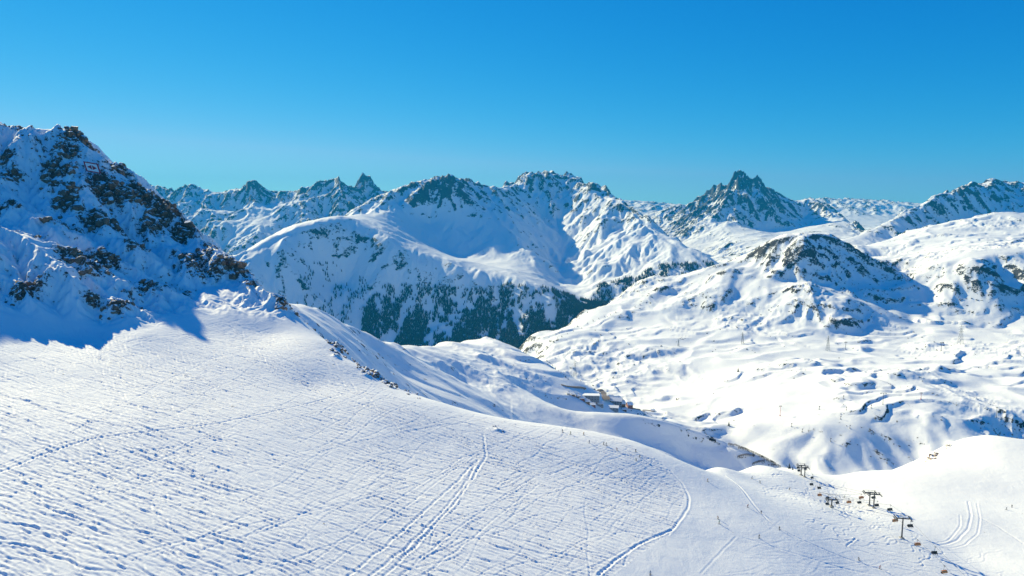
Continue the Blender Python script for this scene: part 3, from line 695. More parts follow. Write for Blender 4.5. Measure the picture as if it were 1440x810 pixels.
# ---- small dark stones and dwarf pines specking the middle slopes
M_speck = flat('dark_stone', (.05, .048, .045), .9); M_pine = flat('dwarf_pine', (.014, .022, .020), .9)
def scatter(name, pts, size, mat, cone=False, parent=None, label=None):
    V_, F_ = [], []; n0 = 0
    for (x, y, z), s_ in zip(pts, size):
        if cone:
            a0 = random.uniform(0, 6); hh = s_*random.uniform(.85, 1.25); rr = s_*.22
            for lv, (zb, zt, rad) in enumerate(((.08, .62, 1.0), (.42, 1.0, .68))):
                ring = [(x+rr*rad*math.cos(a0+t*1.2566)*random.uniform(.7, 1.2), y+rr*rad*math.sin(a0+t*1.2566)*random.uniform(.7, 1.2), z+hh*zb) for t in range(5)]
                V_ += ring+[(x, y, z+hh*zt)]; F_ += [(n0+t, n0+(t+1) % 5, n0+5) for t in range(5)]; n0 += 6
        else:
            vs, fs = stones[random.randrange(8)]; c_, s2 = math.cos(x), math.sin(x)
            vv = vs*np.array([s_*random.uniform(.8, 1.8), s_, s_*.6]); V_ += [(x+p[0]*c_-p[1]*s2, y+p[0]*s2+p[1]*c_, z+p[2]) for p in vv]
            F_ += [tuple(a+n0 for a in f) for f in fs]; n0 += len(vs)
    me = bpy.data.meshes.new(name); me.from_pydata(V_, [], F_); me.materials.append(mat)
    o = bpy.data.objects.new(name, me); C.objects.link(o); o['kind'] = 'stuff'; o.parent = parent; return o
def mid_gradient(x, y):
    h0 = mid_full(x, y); return h0, np.hypot((mid_full(x+4, y)-h0)/4, (mid_full(x, y+4)-h0)/4)
n = 26000
Ys = np.exp(rng.uniform(math.log(1250), math.log(3400), n)); Xs = Ys*rng.uniform(.0, .80, n)
Hs, Gs = mid_gradient(Xs, Ys)
ok = rng.random(n) < sstep(.42, .85, Gs)*.55*sstep(-.25, .3, fbm(Xs, Ys, 250., 3, 401))+.004
qu, qv = px(Xs, Ys, Hs); ok &= ~((abs(qu-1138) < 40) & (qv > 625))
Xs, Ys, Hs = Xs[ok][:2600], Ys[ok][:2600], Hs[ok][:2600]
vs_obj = bpy.data.objects['valley_slopes']
scatter('small_rocks', list(zip(Xs, Ys, Hs)), rng.uniform(.8, 3.4, len(Xs))*np.clip(Ys/2200, .6, 1.3), M_speck, parent=vs_obj)

# ---- forest on the shaded foot of the massif
def poly_in(u, v, poly_):
    r = np.zeros(u.shape, bool); n = len(poly_)
    for i in range(n):
        x1, y1 = poly_[i]; x2, y2 = poly_[(i+1) % n]
        c = ((y1 > v) != (y2 > v)) & (u < (x2-x1)*(v-y1)/((y2-y1)+1e-9)+x1); r ^= c
    return r
n = 130000
Ys = rng.uniform(4450, 6300, n); Xs = Ys*rng.uniform(-.33, .30, n)
Zs = massif(Xs, Ys); U, V2 = px(Xs, Ys, Zs)
dens = np.zeros(n)
A1 = [(500, 500), (512, 430), (540, 402), (600, 398), (660, 408), (720, 398), (770, 405), (830, 425), (870, 430), (870, 500)]
A2 = [(820, 450), (840, 400), (870, 395), (930, 372), (1000, 368), (1010, 380), (930, 420), (860, 450)]
A3 = [(415, 400), (440, 370), (500, 372), (520, 400), (515, 490), (480, 480), (430, 430)]
st_ = fbm(Xs, Ys*.35, 110., 3, 411)+.5*fbm(Xs, Ys, 45., 2, 421)
dens = np.where(poly_in(U, V2, A1), sstep(390, 440, V2)*1.0+.35, 0)+np.where(poly_in(U, V2, A2), .42, 0)+np.where(poly_in(U, V2, A3), .12, 0)
ok = (rng.random(n) < dens*sstep(-.35, .35, st_+.15*(V2 > 440)))
Xs, Ys, Zs = Xs[ok][:24000], Ys[ok][:24000], Zs[ok][:24000]
print('forest', len(Xs))
scatter('forest', list(zip(Xs, Ys, Zs-1)), rng.uniform(15, 29, len(Xs)), M_pine, cone=True)

# ---- single conifers
def conifer(h, seed):
    r = random.Random(seed); t = MB(); t.tube((0, 0, -.5), (0, 0, h*.95), h*.028, h*.006)
    c = MB(); n = 9
    for k in range(n):
        f = k/(n-1); zc = h*(.14+.80*f); rad = h*.25*(1-f)**.85+h*.02
        for j in range(9-k//2):
            a = r.uniform(0, 6.28); l = rad*r.uniform(.7, 1.15); w_ = l*.36; dr = l*.45
            tip = (math.cos(a)*l, math.sin(a)*l, zc-dr); s2 = (-math.sin(a)*w_, math.cos(a)*w_)
            m_ = (math.cos(a)*l*.55, math.sin(a)*l*.55)
            c.add([(0, 0, zc+h*.05), (m_[0]+s2[0], m_[1]+s2[1], zc-dr*.7), tip, (m_[0]-s2[0], m_[1]-s2[1], zc-dr*.7)], [(0, 1, 2), (0, 2, 3)])
    c.add([(h*.02, 0, h*.93), (-h*.01, h*.02, h*.93), (-h*.01, -h*.02, h*.93), (0, 0, h*1.02)], [(0, 1, 3), (1, 2, 3), (2, 0, 3)])
    return t, c
protos = [conifer(1.0, 60+i) for i in range(4)]
pr_me = []
for t, c in protos:
    a = t.build('trunk', M_bark); b = c.build('crown', M_pine); pr_me.append((a.data, b.data)); bpy.data.objects.remove(a); bpy.data.objects.remove(b)
def plant(p, h, label, group, full=True):
    k = random.randrange(4); o = empty('pine_tree', p, random.uniform(0, 6), label, 'tree', group)
    for nm, me in zip(('trunk', 'crown'), pr_me[k]):
        c = bpy.data.objects.new(nm, me); C.objects.link(c); c.parent = o; c.scale = (h*random.uniform(.9, 1.2),)*2+(h,)
    return o
plant(near_pt(1110, 659, 400, 600), 5.2, 'taller dark conifer on the crest left of the farthest lift towers', None)
plant(near_pt(1114.5, 660.5, 400, 600), 3.0, 'short dark conifer right of the taller one beside the farthest lift towers', None)
LOWT = {(817, 529), (793, 528), (795.5, 531), (752, 493), (757, 497), (761, 500), (765, 503), (769, 508), (773, 511), (777, 515), (781, 519), (785, 522), (789, 525), (799, 534), (745, 490), (749, 493)}
for u, v in [(817, 529), (793, 528), (795.5, 531), (752, 493), (757, 497), (761, 500), (765, 503), (769, 508), (773, 511), (777, 515), (781, 519), (785, 522), (789, 525), (799, 534), (745, 490), (749, 493), (756, 486), (762, 484),
             (768, 488), (773, 480), (779, 482), (784, 476), (790, 474), (798, 470), (806, 466), (812, 460), (818, 462), (826, 455), (834, 452), (842, 449), (850, 446), (858, 443), (866, 440), (873, 443), (802, 455), (814, 446), (826, 440), (838, 434), (850, 428), (862, 423), (900, 429), (893, 432)]:
    p = mid_pt(u, v); low = (u, v) in LOWT; plant(p, p.y*.0030*random.uniform(.7, 1.3), 'small dark conifer beside the valley floor above the village' if low else 'small dark conifer on the stony flank right of the valley mouth', 'conifers along the valley floor' if low else 'conifers on the flank right of the valley')
for u, v, l in [(1025, 599, 'dark conifer clump top on the slope above the snow fences'), (1038, 523, 'lone dark conifer among the knolls of the bench')]:
    p = mid_pt(u, v); plant(p, p.y*.0075, l, None)

# ---- warning sign on the rock face: white panel, red border, two red arrowheads
cs = min((near_pt(u, v, 300, 760) for u, v in ((118, 227), (137, 230), (142, 244), (122, 241), (130, 236), (130, 243), (124, 246), (138, 248))), key=lambda q: q.y)
def wp(u, v, dy=0): a, b = ray(u, v); y = cs.y-7+dy; return Vector((a*y, y, b*y))
sg = empty('warning_sign', cs, 0, 'red bordered white sign with two red arrowheads on the rocky face', 'sign')
co_ = [wp(118, 227.3), wp(137, 230.4), wp(141.5, 244), wp(122.5, 240.5)]
cen = sum(co_, Vector())/4
ex = ((co_[1]-co_[0])+(co_[2]-co_[3]))/2; ey = ((co_[0]-co_[3])+(co_[1]-co_[2]))/2; en = ex.cross(ey).normalized()*-1
def slab(quad, d0, d1, name, mat, par):
    m = MB(); q = [cen+ex*a+ey*b-cs for a, b in quad]; n = len(q)
    m.add([p+en*d0 for p in q]+[p+en*d1 for p in q], [tuple(range(n)), tuple(range(2*n-1, n-1, -1))]+[(i, n+i, n+(i+1) % n, (i+1) % n) for i in range(n)])
    return m.build(name, mat, par)
if en.y > 0: en = -en
slab([(-.5, -.5), (.5, -.5), (.5, .5), (-.5, .5)], 0, .25, 'panel', M_white, sg)
bw, bh = .085, .12
for q in ([(-.53, -.53), (.53, -.53), (.53, -.53+bh), (-.53, -.53+bh)], [(-.53, .53-bh), (.53, .53-bh), (.53, .53), (-.53, .53)],
          [(-.53, -.53+bh), (-.53+bw, -.53+bh), (-.53+bw, .53-bh), (-.53, .53-bh)], [(.53-bw, -.53+bh), (.53, -.53+bh), (.53, .53-bh), (.53-bw, .53-bh)]):
    slab(q, -.05, .45, 'frame_bar', M_red, sg)
slab([(-.36, 0), (-.03, -.24), (-.03, .24)], .2, .36, 'arrowhead', M_red, sg)
slab([(.03, .24), (.03, -.24), (.36, 0)], .2, .36, 'arrowhead', M_red, sg)
for a in (-.4, .4):
    m = MB(); b0 = cen+ex*a-ey*.45-en*.3-cs; m.tube(b0, (b0.x, b0.y+3, b0.z-7), .2); m.tube(cen+ex*a+ey*.3-en*.3-cs, b0+Vector((0, 7, -2)), .15); m.build('post', dark_steel, sg)

def mast(u, v, hpx, name, label, cat, red=False, near=True, arm=.0, group=None, lat=False):
    p = near_pt(u, v, 350, 760) if near else mid_pt(u, v)
    s_ = pxm(p.y)*1.05; h = hpx*s_; o = empty(name, p, 0, label, cat, group)
    w_ = max(.12, s_*.28)
    m = MB(); m.tube((0, 0, -1), (0, 0, h), w_, w_*.7); m.build('mast', dark_steel if not red else M_red, o)
    m = MB(); m.box((0, 0, .4), (w_*5, w_*5, 1.4)); m.build('base', M_red if red else concrete, o)
    if arm: m = MB(); m.box((0, 0, h), (arm*s_, w_*1.5, w_*1.6)); m.box((-arm*s_*.45, 0, h-w_*2), (w_*2, w_*8, w_*1.5)); m.box((arm*s_*.45, 0, h-w_*2), (w_*2, w_*8, w_*1.5)); m.build('crossarm', dark_steel, o)
    else: m = MB(); m.box((w_*1.2, 0, h-w_), (w_*4, w_*3, w_*4)); m.build('head', dark_steel, o)
    return o
mast(10, 240, 18, 'weather_mast', 'thin dark mast with a boxy head high on the left rock face', 'mast')
mast(193, 293, 9, 'blasting_mast', 'short thin mast on the rocky crest right of the warning sign', 'mast')

# ---- power pylons: four tapering legs, cross braces and three pairs of arms
def pylon(u, v, hpx, label, arms=3):
    p = mid_pt(u, v); s_ = pxm(p.y)*1.05; h = hpx*s_; o = empty('power_pylon', p, random.uniform(-.2, .2), label, 'pylon', 'lattice pylons of the power line')
    b0 = h*.10; t0 = h*.022; r = max(.22, s_*.13)
    def at(f, i, j): w_ = b0+(t0-b0)*min(1, f/.82); return (i*w_, j*w_, f*h)
    for i, j in ((-1, -1), (1, -1), (1, 1), (-1, 1)):
        m = MB(); m.tube((i*b0, j*b0, -2), at(.82, i, j), r, r*.7, 4); m.tube(at(.82, i, j), (0, 0, h), r*.7, r*.5, 4); m.build('leg', steel, o)
    m = MB(); L = [0, .2, .36, .5, .62, .72, .82]
    for a, b in zip(L[:-1], L[1:]):
        for (i, j), (i2, j2) in (((-1, -1), (1, -1)), ((1, -1), (1, 1)), ((1, 1), (-1, 1)), ((-1, 1), (-1, -1))):
            m.tube(at(a, i, j), at(b, i2, j2), r*.5, n=4); m.tube(at(a, i2, j2), at(b, i, j), r*.5, n=4); m.tube(at(b, i, j), at(b, i2, j2), r*.5, n=4)
    m.build('bracing', steel, o)
    for f, l in ((.64, .15), (.76, .19), (.88, .14))[:arms]:
        m = MB(); m.tube((-l*h, 0, f*h), (0, 0, (f+.03)*h), r*.6, n=4); m.tube((l*h, 0, f*h), (0, 0, (f+.03)*h), r*.6, n=4); m.tube((-l*h, 0, f*h), (l*h, 0, f*h), r*.6, n=4)
        for q in (-1, 1): m.tube((q*l*h*.96, 0, f*h), (q*l*h*.96, 0, (f-.04)*h), r*.5, n=4)
        m.build('crossarm', steel, o)
    return o
pylon(1350.5, 484, 27, 'tallest lattice pylon at the right below the shaded cliffs')
pylon(1164, 493, 21, 'lattice pylon standing below the middle of the dark knoll')
pylon(808.5, 529, 22, 'lattice pylon on the valley floor above the village')
pylon(1044, 483, 16, 'lattice pylon among rocks on the bench, left of the one below the knoll')
pylon(954, 487, 10, 'small lattice pylon on the lower left slope of the knoll')
# ---- masts of the far lifts
mast(1189, 491.5, 10, 'lift_mast', 'small lift mast right of the pylon below the knoll', 'mast', near=False, arm=3)
mast(1323.5, 493, 11, 'lift_mast', 'small lift mast left of the tallest pylon', 'mast', near=False, arm=4)
mast(1241.5, 569, 16, 'lift_mast', 'lift mast with a broad head at the edge of the bench', 'mast', near=False, arm=8)
mast(1295, 562, 9, 'lift_mast', 'thin lift mast with a red base on the bench edge', 'mast', near=False, arm=3, red=True)
mast(1401, 587, 14, 'lift_mast', 'slender lift mast above the snowy hump at the right', 'mast', near=False, arm=2)
mast(1097, 585, 14, 'lift_mast', 'red lift mast in the hollow above the snow fences', 'mast', near=False, arm=3, red=True)
ORD = 'first second third fourth fifth sixth seventh eighth ninth tenth eleventh twelfth thirteenth fourteenth'.split()
PO = ((1186, 561), (1182, 590), (1168, 621), (1195, 603), (1247, 652), (1152, 576), (1128, 608), (1113, 600), (1190, 577), (1225, 574))
for u, v in PO:
    mast(u, v, 4.5, 'avalanche_post', 'dark post, %s from the left, on the steep gullied slope below the bench' % ORD[sorted(q[0] for q in PO).index(u)], 'post', near=False, group='posts on the steep gullied slope')

# ---- avalanche fences on the mound
FE = [(1033, 617, 1046, 620), (1038, 630.5, 1051, 631), (1037, 643.5, 1061, 641), (1051, 634, 1058, 631), (1064, 637, 1074, 635), (1058, 653.5, 1075, 649), (1077, 647.5, 1091, 645), (1084, 654.5, 1098, 651), (1057, 623, 1066, 628), (1072, 632, 1081, 638), (1068, 642, 1076, 640), (1046, 624, 1053, 626), (1024, 625, 1032, 627), (1083, 641, 1090, 648)]
for (u0, v0, u1, v1) in FE:
    a = mid_pt(u0, v0, 900, 1250); b = mid_pt(u1, v1, 900, 1250)
    if (a-b).length > 60: b = Vector((a.x+(u1-u0)*pxm(a.y), a.y+6, 0)); b.z = float(mid_h(b.x, b.y)[0])
    o = empty('snow_fence', a, 0, 'dark avalanche fence, %s from the left, on the mound below the village' % ORD[sorted(q[0]+q[1]*.001 for q in FE).index(u0+v0*.001)], 'fence', 'avalanche fences on the mound'); d = b-a; L = max(d.length, 6); nrm = Vector((-d.y, d.x, 0)).normalized()
    nn = max(3, int(L/3.5)); hh = 3.4
    for q in range(nn+1):
        f = q/nn; pb = Vector((d.x*f, d.y*f, 0)); pb.z = float(mid_h(a.x+pb.x, a.y+pb.y)[0])-a.z
        m = MB(); m.tube(pb-Vector((0, 0, .5)), pb+Vector((0, -.9, hh)), .16, n=4); m.tube(pb+Vector((0, -2.4, -1.2)), pb+Vector((0, -.6, hh*.7)), .12, n=4); m.build('support', dark_steel, o)
    for kz in (.5, 1.1, 1.7, 2.3, 2.9, 3.4):
        m = MB(); pts_ = []
        for q in range(nn+1):
            f = q/nn; pb = Vector((d.x*f, d.y*f, 0)); pb.z = float(mid_h(a.x+pb.x, a.y+pb.y)[0])-a.z; pts_.append(pb+Vector((0, -.15-.9*kz/3.4, kz)))
        m.path(pts_, .17, 4); m.build('rail', M_wood, o)

# ---- village
M_wall = [flat('wall_plaster', (.42, .40, .37), .9), flat('wall_timber', (.17, .10, .065), .85), flat('wall_red', (.26, .10, .08), .85), flat('wall_grey', (.20, .23, .27), .85)]
M_roof = flat('snow_roof', (.88, .88, .88), .8); M_eave = flat('roof_edge', (.10, .085, .08), .8); M_glass = flat('window_glass', (.02, .03, .045), .15)
def house(u, v, wpx, hpx, depth, wall, label, rz=0, flatroof=False, storeys=2):
    p = mid_pt(u, v, 1300, 2600); s_ = pxm(p.y)*1.03; W = wpx*s_; Hh = hpx*s_; D = depth
    o = empty('house' if not flatroof else 'apartment_building', p, rz, label, 'building', 'buildings of the valley village')
    m = MB(); hb = Hh*(.62 if not flatroof else .9); m.box((0, 0, hb/2-2), (W, D, hb+4))
    if not flatroof:
        m.add([(-W/2, -D/2, hb), (-W/2, D/2, hb), (-W/2, 0, Hh), (W/2, -D/2, hb), (W/2, D/2, hb), (W/2, 0, Hh)], [(0, 2, 1), (3, 4, 5)])
    m.build('wall', M_wall[wall], o)
    m = MB(); e = .9
    if flatroof: m.box((0, 0, hb+.45), (W+1.6, D+1.6, .9)); m.build('roof', M_roof, o)
    else:
        for q in (-1, 1):
            sl_ = (Hh-hb)/(D/2)
            A_ = [(-W/2-e, q*(D/2+e), hb-e*sl_), (W/2+e, q*(D/2+e), hb-e*sl_), (W/2+e, 0, Hh), (-W/2-e, 0, Hh)]
            m.add(A_+[(x, y, z+.7) for x, y, z in A_], [(0, 1, 2, 3), (7, 6, 5, 4), (0, 4, 5, 1), (1, 5, 6, 2), (2, 6, 7, 3), (3, 7, 4, 0)])
        rf = m.build('roof', M_roof, o)
        m = MB(); m.box((W*.2, D*.1, Hh+.6), (1.2, 1.2, 2.6)); m.build('chimney', M_wall[0], rf)
    nw = max(2, int(W/5)); fl = max(1, int(hb/3.2))
    for f in range(fl):
        for q in range(nw):
            x = -W/2+W*(q+.5)/nw; z = hb*(f+.5)/fl
            m = MB(); m.box((x, -D/2-.06, z), (min(2.2, W/nw*.6), .16, min(1.7, hb/fl*.55))); m.build('window', M_glass, o)
    return o
house(830.5, 561.5, 24, 7, 15, 3, 'longest grey blue apartment block at the left of the village', -.06, True)
house(866, 568, 17, 9, 16, 3, 'tall blue grey hotel right of the road bend', -.25)
house(874, 571.5, 9, 8, 13, 1, 'dark timber house attached right of the tall hotel', .1)
house(861, 575, 17, 5, 16, 3, 'wide low snow roofed house in front of the hotel', -.15)
house(885, 572.5, 7, 7, 13, 2, 'reddish brown house standing alone at the right end of the village', .2)
house(843.5, 570, 8, 5, 12, 3, 'grey house below the road bend', .1)
house(833.5, 571, 7, 4.5, 10, 2, 'low red walled house in front of the long apartment block', 0)
house(825.5, 571, 6, 4.5, 10, 1, 'brown chalet left of the low red house', .15)
house(817.5, 570, 7, 4, 10, 2, 'small reddish house at the left front of the village', .1)
house(813, 558.5, 5, 4, 9, 1, 'small dark hut left of the long apartment block', .2)
house(867.5, 562, 8, 5, 11, 1, 'brown chalet behind the tall hotel', .15)
house(859.5, 560.5, 6, 5, 10, 1, 'dark chalet behind the hotel beside the road', -.2)
house(806, 568, 4, 3.5, 8, 1, 'tiny brown hut at the far left of the village front', 0)
house(799, 567, 3.5, 3, 8, 0, 'tiny pale hut left of all other village houses', 0)
house(877.5, 577, 6, 3.5, 9, 1, 'low dark shed right of the wide snow roofed house', 0)
house(918, 578.5, 5, 3, 8, 1, 'lone brown hut beside the road right of the village', 0)
# roads
M_road = flat('wet_road', (.19, .15, .125), .7, var=.35, scale=.05)
def road(name, pts, wd):
    P_ = [mid_pt(u, v, 1300, 3000) for u, v in pts]; Q_ = []
    for a, b in zip(P_[:-1], P_[1:]):
        for k in range(8): Q_.append(a.lerp(b, k/8))
    Q_.append(P_[-1]); V_, F_ = [], []
    for i, q in enumerate(Q_):
        d = (Q_[min(i+1, len(Q_)-1)]-Q_[max(0, i-1)]); d.z = 0; d.normalize(); nn = Vector((-d.y, d.x, 0))*wd/2
        a, b = q+nn, q-nn; z = max(float(mid_h(a.x, a.y)[0]), float(mid_h(b.x, b.y)[0]), float(mid_h(q.x, q.y)[0]))+.5
        V_ += [(a.x, a.y, z), (b.x, b.y, z), (a.x, a.y, z-3), (b.x, b.y, z-3)]
        if i: k = 4*i; F_ += [(k-4, k-3, k+1, k), (k-2, k-4, k, k+2), (k-3, k-1, k+3, k+1)]
    me = bpy.data.meshes.new(name); me.from_pydata(V_, [], F_); me.materials.append(M_road)
    o = bpy.data.objects.new(name, me); C.objects.link(o); o['kind'] = 'structure'
road('road', [(841, 548.5), (846, 551), (849, 556), (851, 561), (853, 566)], 16)
road('road', [(789, 541), (797, 543.5), (806, 544.5), (815, 545), (823, 546.5)], 7)
road('road', [(888, 574), (897, 575.5), (906, 576.5), (918, 578)], 8)

# ---- people on skis
skin_m = flat('skin', (.45, .27, .2), .6)
JK = [((.02, .03, .09), (.02, .02, .025)), ((.35, .03, .03), (.02, .02, .025)), ((.02, .02, .02), (.05, .05, .06)), ((.03, .12, .3), (.03, .03, .03)), ((.4, .16, .03), (.02, .02, .03)), ((.05, .16, .1), (.02, .02, .02))]
JM = [(flat('jacket_%s' % n, j, .7), flat('trousers_%s' % n, t, .7)) for n, (j, t) in zip(('navy', 'red', 'black', 'blue', 'orange', 'green'), JK)]
M_helm = flat('helmet', (.04, .04, .045), .3)
def body_mesh(pose, jm, tm):
    if pose == 'ski':
        J = {'pelvis': (0, 0, .86), 'chest': (.0, .20, 1.20), 'neck': (0, .28, 1.40), 'head': (0, .34, 1.58)}
        legs = [((s*.10, .02, .84), (s*.15, .24, .50), (s*.16, .06, .10), (s*.16, .20, .06)) for s in (-1, 1)]
        arms = [((s*.19, .24, 1.34), (s*.33, .30, 1.08), (s*.30, .52, 1.02)) for s in (-1, 1)]
    else:
        J = {'pelvis': (0, 0, .12), 'chest': (0, -.04, .46), 'neck': (0, -.03, .66), 'head': (0, .0, .84)}
        legs = [((s*.10, .05, .12), (s*.13, .45, .14), (s*.14, .50, -.28), (s*.14, .62, -.32)) for s in (-1, 1)]
        arms = [((s*.19, -.02, .60), (s*.27, .10, .36), (s*.16, .34, .34)) for s in (-1, 1)]
    V_ = [J['pelvis'], J['chest'], J['neck'], J['head']]; E_ = [(0, 1), (1, 2), (2, 3)]; Rr = [.15, .17, .065, .115]
    for l in legs:
        b = len(V_); V_ += list(l); E_ += [(0, b), (b, b+1), (b+1, b+2), (b+2, b+3)]; Rr += [.10, .075, .06, .055]
    for l in arms:
        b = len(V_); V_ += list(l); E_ += [(1, b), (b, b+1), (b+1, b+2)]; Rr += [.07, .052, .045]
    me = bpy.data.meshes.new('body'); me.from_pydata(V_, E_, []); o = bpy.data.objects.new('tmp', me); C.objects.link(o)
    sk = o.modifiers.new('s', 'SKIN'); sv = me.skin_vertices[0].data
    for i, r in enumerate(Rr): sv[i].radius = (r, r)
    sv[0].use_root = True
    sub = o.modifiers.new('u', 'SUBSURF'); sub.levels = 1
    dg = bpy.context.evaluated_depsgraph_get(); dg.update(); m2 = bpy.data.meshes.new_from_object(o.evaluated_get(dg)); bpy.data.objects.remove(o)
    m2.name = 'body'; m2.materials.clear()
    for q in (jm, tm, skin_m): m2.materials.append(q)
    zh = J['pelvis'][2]
    for p in m2.polygons:
        c = p.center; p.use_smooth = True
        arm_ = abs(c.x) > .19 and c.z > zh+.02
        p.material_index = 2 if c.z > J['neck'][2]+.04 else (0 if (c.z > zh+.0 and (pose == 'ski' or c.y < .3 or arm_)) else 1)
    return m2
bodies = {(p, i): body_mesh(p, *JM[i]) for p in ('ski', 'sit') for i in range(6)}
def helm(z, y):
    m = MB(); n = 8
    for k, (f0, f1) in enumerate(((0, .5), (.5, .85), (.85, 1))):
        ring = []
        for f in (f0, f1):
            for t in range(n): ring.append((.135*math.cos(t*.785)*math.sqrt(1-f*f), y+.15*math.sin(t*.785)*math.sqrt(1-f*f), z+.14*f))
        m.add(ring, [(t, (t+1) % n, n+(t+1) % n, n+t) for t in range(n)])
    return m
a = helm(1.58, .34).build('helmet', M_helm); helm_ski = a.data; bpy.data.objects.remove(a)
a = helm(.84, 0).build('helmet', M_helm); helm_sit = a.data; bpy.data.objects.remove(a)
m = MB(); m.box((0, .1, .03), (.09, 1.55, .03)); m.add([(-.045, .875, .015), (.045, .875, .015), (.03, 1.02, .12), (-.03, 1.02, .12), (-.045, .875, .045), (.045, .875, .045), (.03, 1.02, .14), (-.03, 1.02, .14)], [(0, 1, 2, 3), (4, 7, 6, 5), (0, 4, 5, 1), (1, 5, 6, 2), (3, 2, 6, 7), (0, 3, 7, 4)])
a = m.build('ski', M_black); ski_me = a.data; bpy.data.objects.remove(a)
m = MB(); m.tube((0, .52, 1.04), (.05, -.25, .15), .012, n=4); m.tube((0, .52, 1.14), (0, .52, .98), .02, n=4); a = m.build('ski_pole', M_black); pole_me = a.data; bpy.data.objects.remove(a)
def skier(p, rz, ci, label, s_=1.0):
    o = empty('person', p, rz, label, 'person', 'skiers on the piste')
    def ch(nm, me, loc=(0, 0, 0)): c = bpy.data.objects.new(nm, me); C.objects.link(c); c.parent = o; c.location = loc; return c
    ch('body', bodies[('ski', ci)]); ch('helmet', helm_ski)
    for q in (-1, 1): ch('ski', ski_me, (q*.16, 0, 0)); ch('ski_pole', pole_me, (q*.30, 0, 0))
    o.scale = (s_,)*3
SK = [(791.6, 608, 'first skier from the left on the far crest of the piste'), (802, 611, 'second skier from the left on the far crest of the piste'), (820.5, 612, 'skier on the crest right above the lone low one'), (829, 623, 'skier just below the crest, left of the close pair'),
      (848.5, 625.5, 'left skier of the close pair near the crest'), (852, 626.5, 'right skier of the close pair near the crest'), (868, 634, 'skier alone between the close pair and the trio further right'), (893.7, 636, 'topmost skier of the trio on the upper piste'),
      (899, 643.5, 'middle skier of the trio on the upper piste'), (895, 648.5, 'lowest skier of the trio on the upper piste'), (994.5, 677.5, 'skier carving alone on the upper middle of the groomed piste'), (1057, 673.5, 'distant skier on the flat crest left of the lift'),
      (1069, 679.5, 'skier on the flat below the distant one left of the lift'), (1110, 689, 'dark skier nearest the lift on the upper flat'), (1051, 713.5, 'dark skier at the right edge of the groomed piste, upper of two'), (1070.5, 722.5, 'dark skier at the right edge of the groomed piste, lower of two'),
      (1095.8, 745.5, 'skier on the right piste edge below the two dark ones'), (1010.7, 737, 'lower skier of the pair in the middle of the piste'), (1010, 730.5, 'upper skier of the pair in the middle of the piste'), (914, 809, 'nearest skier at the bottom of the photo'),
      (1067, 757, 'faint skier below the fork of the pistes'), (1208, 788.5, 'skier gliding below the lift, left of two'), (1236.7, 800, 'skier gliding below the lift, right of two with a long shadow'), (1414.7, 717, 'skier at the far right by a marker'), (1423, 713.5, 'rightmost skier near the right edge'), (1187, 700.5, 'tiny skier beside the hidden lift tower')]
for i, (u, v, l) in enumerate(SK): skier(near_pt(u, v, 200, 620), random.uniform(-2.4, -.6) if i % 3 else random.uniform(1.8, 2.8), (i*5+i//4) % 6 if i % 4 else 2, l, 1.2)

# ---- chairlift
def tower(u, v, vtop, label, Y=None, armpx=20, two=False):
    if Y is None: p = near_pt(u, v, 300, 600)
    else: a, b = ray(u, v); p = Vector((a*Y, Y, b*Y-1))
    hz_ = ray(u, vtop)[1]*p.y-p.z; s_ = pxm(p.y)*1.04; A_ = armpx*s_/2
    o = empty('lift_tower', p, math.atan2(-p.x, p.y)*.35, label, 'lift tower', 'towers of the chairlift')
    m = MB(); m.tube((0, 0, -2), (0, 0, hz_-.3), .42, .32, 10); m.build('mast', dark_steel, o, True)
    m = MB(); m.box((0, 0, 0), (2.2, 2.2, 1.0)); m.build('base', concrete, o)
    m = MB(); m.box((0, 0, hz_-.9), (A_*2*.86, .5, .55)); m.build('crossarm', dark_steel, o)
    m = MB(); m.box((0, 0, hz_+.75), (A_*1.9, .14, .14))
    for q in (-1, -.33, .33, 1): m.tube((q*A_*.9, 0, hz_-.7), (q*A_*.9, 0, hz_+.75), .07, n=4)
    m.build('maintenance_frame', steel, o)
    for q in (-1, 1):
        m = MB(); m.box((q*A_*.9, 0, hz_-.75), (.22, 5.2, .3)); t = m.build('sheave_beam', dark_steel, o)
        for kk in range(8):
            m = MB(); yy = -2.3+kk*.657; m.tube((q*A_*.9-.12, yy, hz_-.45), (q*A_*.9+.12, yy, hz_-.45), .27, n=10); m.build('sheave', M_black, t)
        m = MB(); m.box((q*(A_*.9+.55), 0, hz_-1.25), (.7, 5.0, .08))
        for yy in (-2.4, -.8, .8, 2.4): m.tube((q*(A_*.9+.88), yy, hz_-1.25), (q*(A_*.9+.88), yy, hz_-.2), .04, n=4)
        m.tube((q*(A_*.9+.88), -2.4, hz_-.2), (q*(A_*.9+.88), 2.4, hz_-.2), .04, n=4); m.build('catwalk', steel, o)
    m = MB()
    for q in (-.2, .2): m.tube((q, -.5, 0), (q, -.45, hz_-1), .04, n=4)
    for kk in range(int(hz_/.6)): m.tube((-.2, -.5, .5+kk*.6), (.2, -.5, .5+kk*.6), .03, n=4)
    m.build('ladder', steel, o)
    ca, sa = math.cos(o.rotation_euler.z), math.sin(o.rotation_euler.z)
    return [p+Vector((q*A_*.9*ca, q*A_*.9*sa, hz_-.2)) for q in (-1, 1)]
